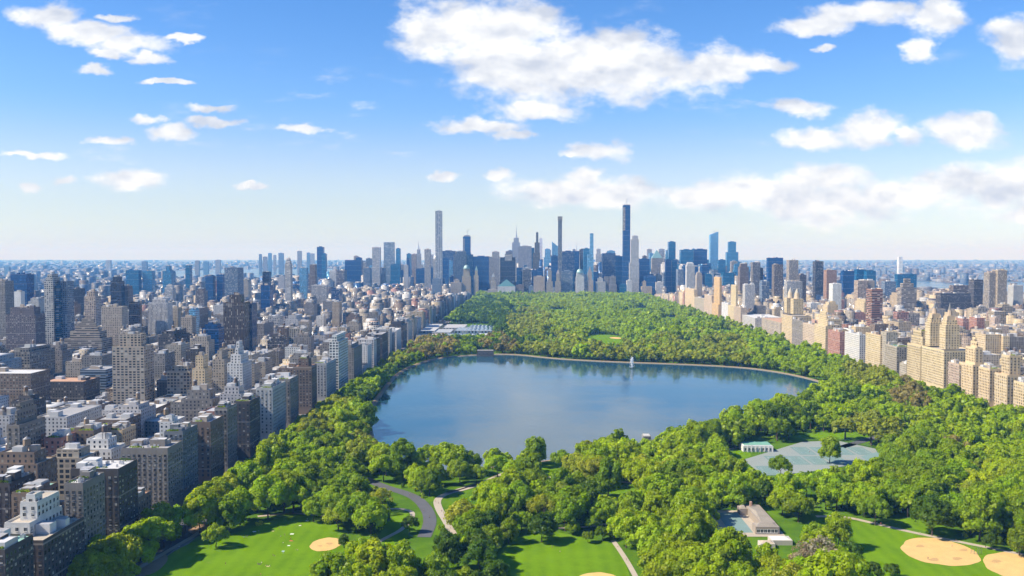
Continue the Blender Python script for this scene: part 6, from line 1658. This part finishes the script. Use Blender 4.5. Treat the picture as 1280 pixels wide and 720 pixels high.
def person_mesh(pose, shirt, legs, skin, hair):
    """one continuous figure grown over a jointed skeleton, then coloured by height along the body"""
    J = {'standing': dict(hip=(0, 0, .92), waist=(0, 0, 1.1), chest=(0, 0, 1.34), neck=(0, 0, 1.5), head=(0, -.02, 1.6), top=(0, 0, 1.74), kl=(.11, -.03, .5), fl=(.12, .02, .08), tl=(.13, -.14, .04), kr=(-.11, -.02, .5), fr=(-.12, .04, .08), tr=(-.13, -.12, .04), sl=(.19, 0, 1.42), el=(.26, .03, 1.15), hl=(.27, -.08, .92), sr=(-.19, 0, 1.42), er=(-.26, .03, 1.15), hr=(-.27, -.08, .92)),
         'sitting': dict(hip=(0, 0, .14), waist=(0, .05, .32), chest=(0, .08, .56), neck=(0, .06, .72), head=(0, .02, .83), top=(0, .02, .97), kl=(.16, -.38, .42), fl=(.18, -.62, .08), tl=(.18, -.76, .05), kr=(-.18, -.4, .3), fr=(-.1, -.66, .07), tr=(-.1, -.8, .05), sl=(.19, .07, .64), el=(.27, .22, .4), hl=(.3, .3, .08), sr=(-.19, .07, .64), er=(-.25, -.12, .42), hr=(-.16, -.34, .42)),
         'lying': dict(hip=(0, 0, .13), waist=(0, .2, .13), chest=(0, .45, .15), neck=(0, .6, .16), head=(0, .72, .18), top=(0, .86, .17), kl=(.12, -.44, .2), fl=(.14, -.86, .09), tl=(.16, -.9, .2), kr=(-.12, -.44, .12), fr=(-.14, -.88, .09), tr=(-.16, -.92, .2), sl=(.2, .5, .15), el=(.36, .3, .1), hl=(.3, .06, .1), sr=(-.2, .5, .15), er=(-.36, .62, .1), hr=(-.16, .8, .1))}[pose]
    names = list(J); rad = dict(hip=.15, waist=.125, chest=.15, neck=.06, head=.1, top=.085, kl=.07, kr=.07, fl=.045, fr=.045, tl=.035, tr=.035, sl=.065, sr=.065, el=.045, er=.045, hl=.035, hr=.035)
    ed = [('hip', 'waist'), ('waist', 'chest'), ('chest', 'neck'), ('neck', 'head'), ('head', 'top'), ('hip', 'kl'), ('kl', 'fl'), ('fl', 'tl'), ('hip', 'kr'), ('kr', 'fr'), ('fr', 'tr'), ('chest', 'sl'), ('sl', 'el'), ('el', 'hl'), ('chest', 'sr'), ('sr', 'er'), ('er', 'hr')]
    me = bpy.data.meshes.new('person'); me.from_pydata([J[k] for k in names], [(names.index(a), names.index(b)) for a, b in ed], [])
    o = link('person', me); sk = o.modifiers.new('s', 'SKIN')
    for i, k in enumerate(names):
        me.skin_vertices[0].data[i].radius = (rad[k], rad[k]); me.skin_vertices[0].data[i].use_root = k == 'hip'
    o.modifiers.new('d', 'SUBSURF').levels = 1
    dg = bpy.context.evaluated_depsgraph_get(); fin = bpy.data.meshes.new_from_object(o.evaluated_get(dg)); bpy.data.objects.remove(o)
    fin.materials.clear(); fin.materials.append(MAT['cloth']); a = fin.attributes.new('tint', 'FLOAT_COLOR', 'FACE')
    P = {k: np.array(J[k]) for k in names}; reg = {'hip': legs, 'waist': shirt, 'chest': shirt, 'neck': skin, 'head': skin, 'top': hair, 'kl': legs, 'kr': legs, 'fl': skin, 'fr': skin, 'tl': (.08, .08, .08), 'tr': (.08, .08, .08), 'sl': shirt, 'sr': shirt, 'el': skin, 'er': skin, 'hl': skin, 'hr': skin}
    cols = []
    for p in fin.polygons:
        c_ = np.array(p.center); k = min(names, key=lambda k: np.linalg.norm(P[k] - c_)); cols += [*reg[k], 1]
    a.data.foreach_set('color', cols)
    return fin


PEOPLE = [('sitting', (.7, .7, .7), (.08, .1, .2), 'white'), ('lying', (.05, .05, .06), (.1, .1, .1), 'black'), ('standing', (.5, .06, .05), (.06, .07, .12), 'red'), ('sitting', (.1, .2, .45), (.3, .3, .32), 'blue'), ('sitting', (.06, .06, .07), (.1, .1, .12), 'dark'), ('standing', (.7, .68, .62), (.1, .1, .12), 'cream'), ('lying', (.6, .3, .08), (.1, .12, .2), 'orange'), ('standing', (.05, .05, .07), (.09, .09, .1), 'black')]
PM = [person_mesh(p, s_, l_, (.5, .3, .2), (.05, .035, .025)) for p, s_, l_, _ in PEOPLE]
SPOT = [(317, 666, 0), (323, 664, 3), (343, 663, 1), (349, 661, 4), (351, 671, 3), (354, 679, 0), (356, 670, 7), (363, 675, 2), (366, 677, 4), (372, 688, 0), (370, 687, 6), (354, 692, 3), (341, 694, 4), (343, 695, 1), (322, 705, 4), (325, 706, 1), (327, 704, 0), (333, 707, 6), (337, 708, 0), (282, 706, 7), (305, 672, 3), (309, 671, 4), (326, 720, 2), (384, 651, 5), (376, 657, 0), (537, 648, 5), (530, 640, 7), (552, 640, 2), (556, 648, 7), (548, 630, 5), (1160, 700, 7), (1190, 684, 5), (1215, 690, 2), (700, 690, 0), (690, 684, 4), (1070, 650, 7), (1096, 655.5, 5), (1101, 656.5, 2), (1150, 668.5, 5), (1195, 677.5, 7), (1232, 685, 2), (772, 684, 5), (783, 701, 7), (960, 574, 5), (984, 583, 7), (1012, 566, 2), (1052, 567, 5), (995, 574, 7), (563, 661, 5), (544, 628, 2), (512, 620, 7)]
prng = random.Random(8)
labs = {}
for n_, (px, py, k) in enumerate(SPOT):
    where = 'on the picnic lawn' if px < 400 else 'on the park drive' if 520 < px < 545 else 'on the forked path' if px < 560 else 'on the middle lawn' if px < 760 else 'on the path right of the middle lawn' if px < 800 else 'on the tennis courts' if py < 600 else 'on the path behind the ball field' if (py - 650) / 46 < (px - 1070) / 190 and py < 687 and px != 1190 else 'on the right sand infield'
    labs.setdefault((k, where), []).append(n_)
for (k, where), mem in labs.items():
    mem.sort(key=lambda n: SPOT[n][0])
    for j, n_ in enumerate(mem):
        px, py, _ = SPOT[n_]; x, y = ground(px, py, .2); o = link('person', PM[k]); zl = .22 if 'lawn' in where else .36
        o.location = (x, y, zl); o.rotation_euler.z = prng.uniform(0, 6.28)
        tag(o, f"person in {PEOPLE[k][3]} top {PEOPLE[k][0]} {where}" + (f", {ORD[j]}" if len(mem) > 1 else ''), 'person', 'people out in the park')
for n_, (px, py, c_, w_) in enumerate([(318, 664.5, (.75, .75, .73), 'white'), (341, 664, (.55, .42, .22), 'tan'), (365, 667.5, (.75, .75, .74), 'white'), (361, 682, (.78, .78, .78), 'white'), (354, 689, (.45, .55, .75), 'pale blue'), (324, 705, (.06, .06, .07), 'black'), (364, 676, (.5, .1, .06), 'red'), (335, 708, (.5, .4, .25), 'tan'), (375, 657, (.75, .74, .72), 'white'), (384, 651, (.75, .75, .75), 'white'), (223, 683, (.7, .72, .75), 'white')]):
    x, y = ground(px, py, .2); m_ = MB(['cloth']); q = random.Random(n_); s_ = q.uniform(.7, 1.2); NX = 5
    for i in range(NX):
        for j in range(NX):
            f_ = lambda a, b: (x + (a / NX - .5) * 2 * s_, y + (b / NX - .5) * 1.6 * s_, .235 + .05 * math.sin(a * 2.1 + n_) * math.cos(b * 1.7))
            m_.poly([f_(i, j), f_(i + 1, j), f_(i + 1, j + 1), f_(i, j + 1)], 'cloth', c_)
    o = m_.build('picnic_blanket', origin=(x, y, .2)); o.location = (x, y, .2)
    side = ['upper left of the lawn under the tree shade', 'beside the group near the tree shade', 'at the upper middle of the group', 'in the centre of the picnickers', 'left of centre among the picnickers', 'under the dark-clothed group', 'beside the person in red', 'at the lower edge of the picnickers', 'near the top of the lawn', 'topmost on the lawn by the round trees', 'far left beside the small lawn tree'][n_]
    tag(o, f"{w_} picnic blanket {side}", 'blanket', 'picnic blankets on the lawn')

# fence round the tennis courts: posts and mesh-like rails, one thing
m_ = MB(['metal']); pts = G(TC_PX); o_ = (*pts[3], 0)
fc = empty('court_fence', o_); tag(fc, 'dark green fence along the back of the tennis courts', 'fence')
seg = pts[2:6]
for a, b in zip(seg, seg[1:]):
    L_ = math.hypot(b[0] - a[0], b[1] - a[1])
    for h_ in (.4, 1.2, 2.0, 2.8, 3.5): m_.bar((*a, h_), (*b, h_), .1, 'metal', (.03, .09, .06))
m_.build('wire_mesh', fc, origin=o_)
for a, b in zip(seg, seg[1:]):
    L_ = math.hypot(b[0] - a[0], b[1] - a[1]); n_ = max(2, int(L_ / 6))
    for i in range(n_):
        x, y = a[0] + (b[0] - a[0]) * i / n_, a[1] + (b[1] - a[1]) * i / n_; p_ = MB(['metal']); p_.cyl(x, y, .09, 0, 3.7, 'metal', (.03, .09, .06), 6); p_.build('post', fc, origin=o_)
# backstops behind home plates
for lab, px, py in (('wire backstop at the near corner of the two sand infields', 1222, 694), ('wire backstop behind the small oval infield', 428, 677)):
    x, y = ground(px, py); o_ = (x, y, 0); bs = empty('backstop', o_); tag(bs, lab, 'backstop', 'ball field backstops')
    for i in range(-2, 3):
        m_ = MB(['metal']); m_.bar((x + i * 1.6, y + abs(i) * .8, 0), (x + i * 1.6, y + abs(i) * .8, 4.5), .14, 'metal', (.2, .21, .2)); m_.build('post', bs, origin=o_)
    m_ = MB(['metal'])
    for z_ in (1, 2, 3, 4.4):
        for i in range(-2, 2): m_.bar((x + i * 1.6, y + abs(i) * .8, z_), (x + (i + 1) * 1.6, y + abs(i + 1) * .8, z_), .08, 'metal', (.25, .26, .25))
    m_.build('wire_mesh', bs, origin=o_)


def car_mesh(col, van):
    """body, cabin with dark windows and wheels of one small vehicle"""
    m_ = MB(['plain', 'pane']); L_, W_, H_ = (4.6, 1.85, 1.5) if not van else (5.6, 2.0, 2.4); hb = .85 if not van else 1.3
    prof = [(-L_ / 2, .35), (L_ / 2, .35), (L_ / 2, hb * .85), (L_ * .28, hb), (-L_ / 2, hb)]
    for s in (-1, 1):
        p = [(s * W_ / 2, a, b) for a, b in prof]; m_.poly(p if s > 0 else p[::-1], 'plain', col)
    for i in range(len(prof)):
        a, b = prof[i], prof[(i + 1) % len(prof)]; m_.poly([(-W_ / 2, *a), (-W_ / 2, *b), (W_ / 2, *b), (W_ / 2, *a)][::-1], 'plain', col)
    c0, c1, d0, d1 = (-L_ * .42, L_ * .24, -L_ * .3, L_ * .1) if not van else (-L_ * .49, L_ * .36, -L_ * .48, L_ * .24)
    w2 = W_ * .43
    for s in (-1, 1):
        p = [(s * W_ * .48, c0, hb), (s * W_ * .48, c1, hb), (s * w2, d1, H_), (s * w2, d0, H_)]; m_.poly(p if s > 0 else p[::-1], 'pane', (.02, .025, .03))
    m_.poly([(-W_ * .48, c1, hb), (W_ * .48, c1, hb), (w2, d1, H_), (-w2, d1, H_)][::-1], 'pane', (.03, .035, .04)); m_.poly([(-W_ * .48, c0, hb), (W_ * .48, c0, hb), (w2, d0, H_), (-w2, d0, H_)], 'pane', (.02, .025, .03))
    m_.poly([(-w2, d0, H_), (w2, d0, H_), (w2, d1, H_), (-w2, d1, H_)], 'plain', col)
    for s in (-1, 1):
        for yy in (-L_ * .3, L_ * .3):
            ring = [(s * W_ / 2 + s * .03, yy + .34 * math.cos(a), .34 + .34 * math.sin(a)) for a in np.linspace(0, 2 * math.pi, 12, endpoint=False)]; m_.poly(ring if s < 0 else ring[::-1], 'plain', (.015, .015, .015))
    o = m_.build('car'); me = o.data; bpy.data.objects.remove(o); return me


CARS = [car_mesh(c, v) for c, v in (((.6, .6, .6), False), ((.02, .02, .025), False), ((.65, .45, .03), False), ((.3, .31, .33), False), ((.65, .65, .64), True), ((.05, .1, .25), False))]
CN = ['white car', 'black car', 'yellow taxi', 'grey car', 'white van', 'blue car']
qn = {}
for n_ in range(12):
    lane = n_ % 3; x = (-237.5, -231.5, -226)[lane]; y = 650 + n_ * 9 + prng.uniform(-3, 3); k = prng.randrange(6); o = link('car', CARS[k], None, (x, y, .08)); qn.setdefault(k, []).append(o)
    tag(o, None, 'car', 'cars on the avenue left of the park')
for k, ob in qn.items():
    for j, o in enumerate(ob): o['label'] = f"{CN[k]} on the shaded avenue beside the left apartments" + (f", {['nearest', 'second nearest', 'third nearest', 'fourth nearest', 'fifth nearest'][j]} {CN[k]}" if len(ob) > 1 else '')

# ------------------------------------------------------------------ rendering
cy = scene.cycles
cy.max_bounces = 5; cy.diffuse_bounces = 2; cy.glossy_bounces = 2; cy.transmission_bounces = 3; cy.transparent_max_bounces = 4; cy.volume_bounces = 0
cy.caustics_reflective = False; cy.caustics_refractive = False; cy.use_adaptive_sampling = True; cy.adaptive_threshold = 0.015
cy.use_denoising = True; cy.denoiser = 'OPENIMAGEDENOISE'; cy.denoising_input_passes = 'RGB_ALBEDO_NORMAL'
cy.sample_clamp_indirect = 6
vs = scene.view_settings; scene.display_settings.display_device = 'sRGB'
vs.view_transform = 'Standard'; vs.look = 'None'; vs.gamma = 1.0; vs.exposure = EXPOSURE; vs.use_curve_mapping = False
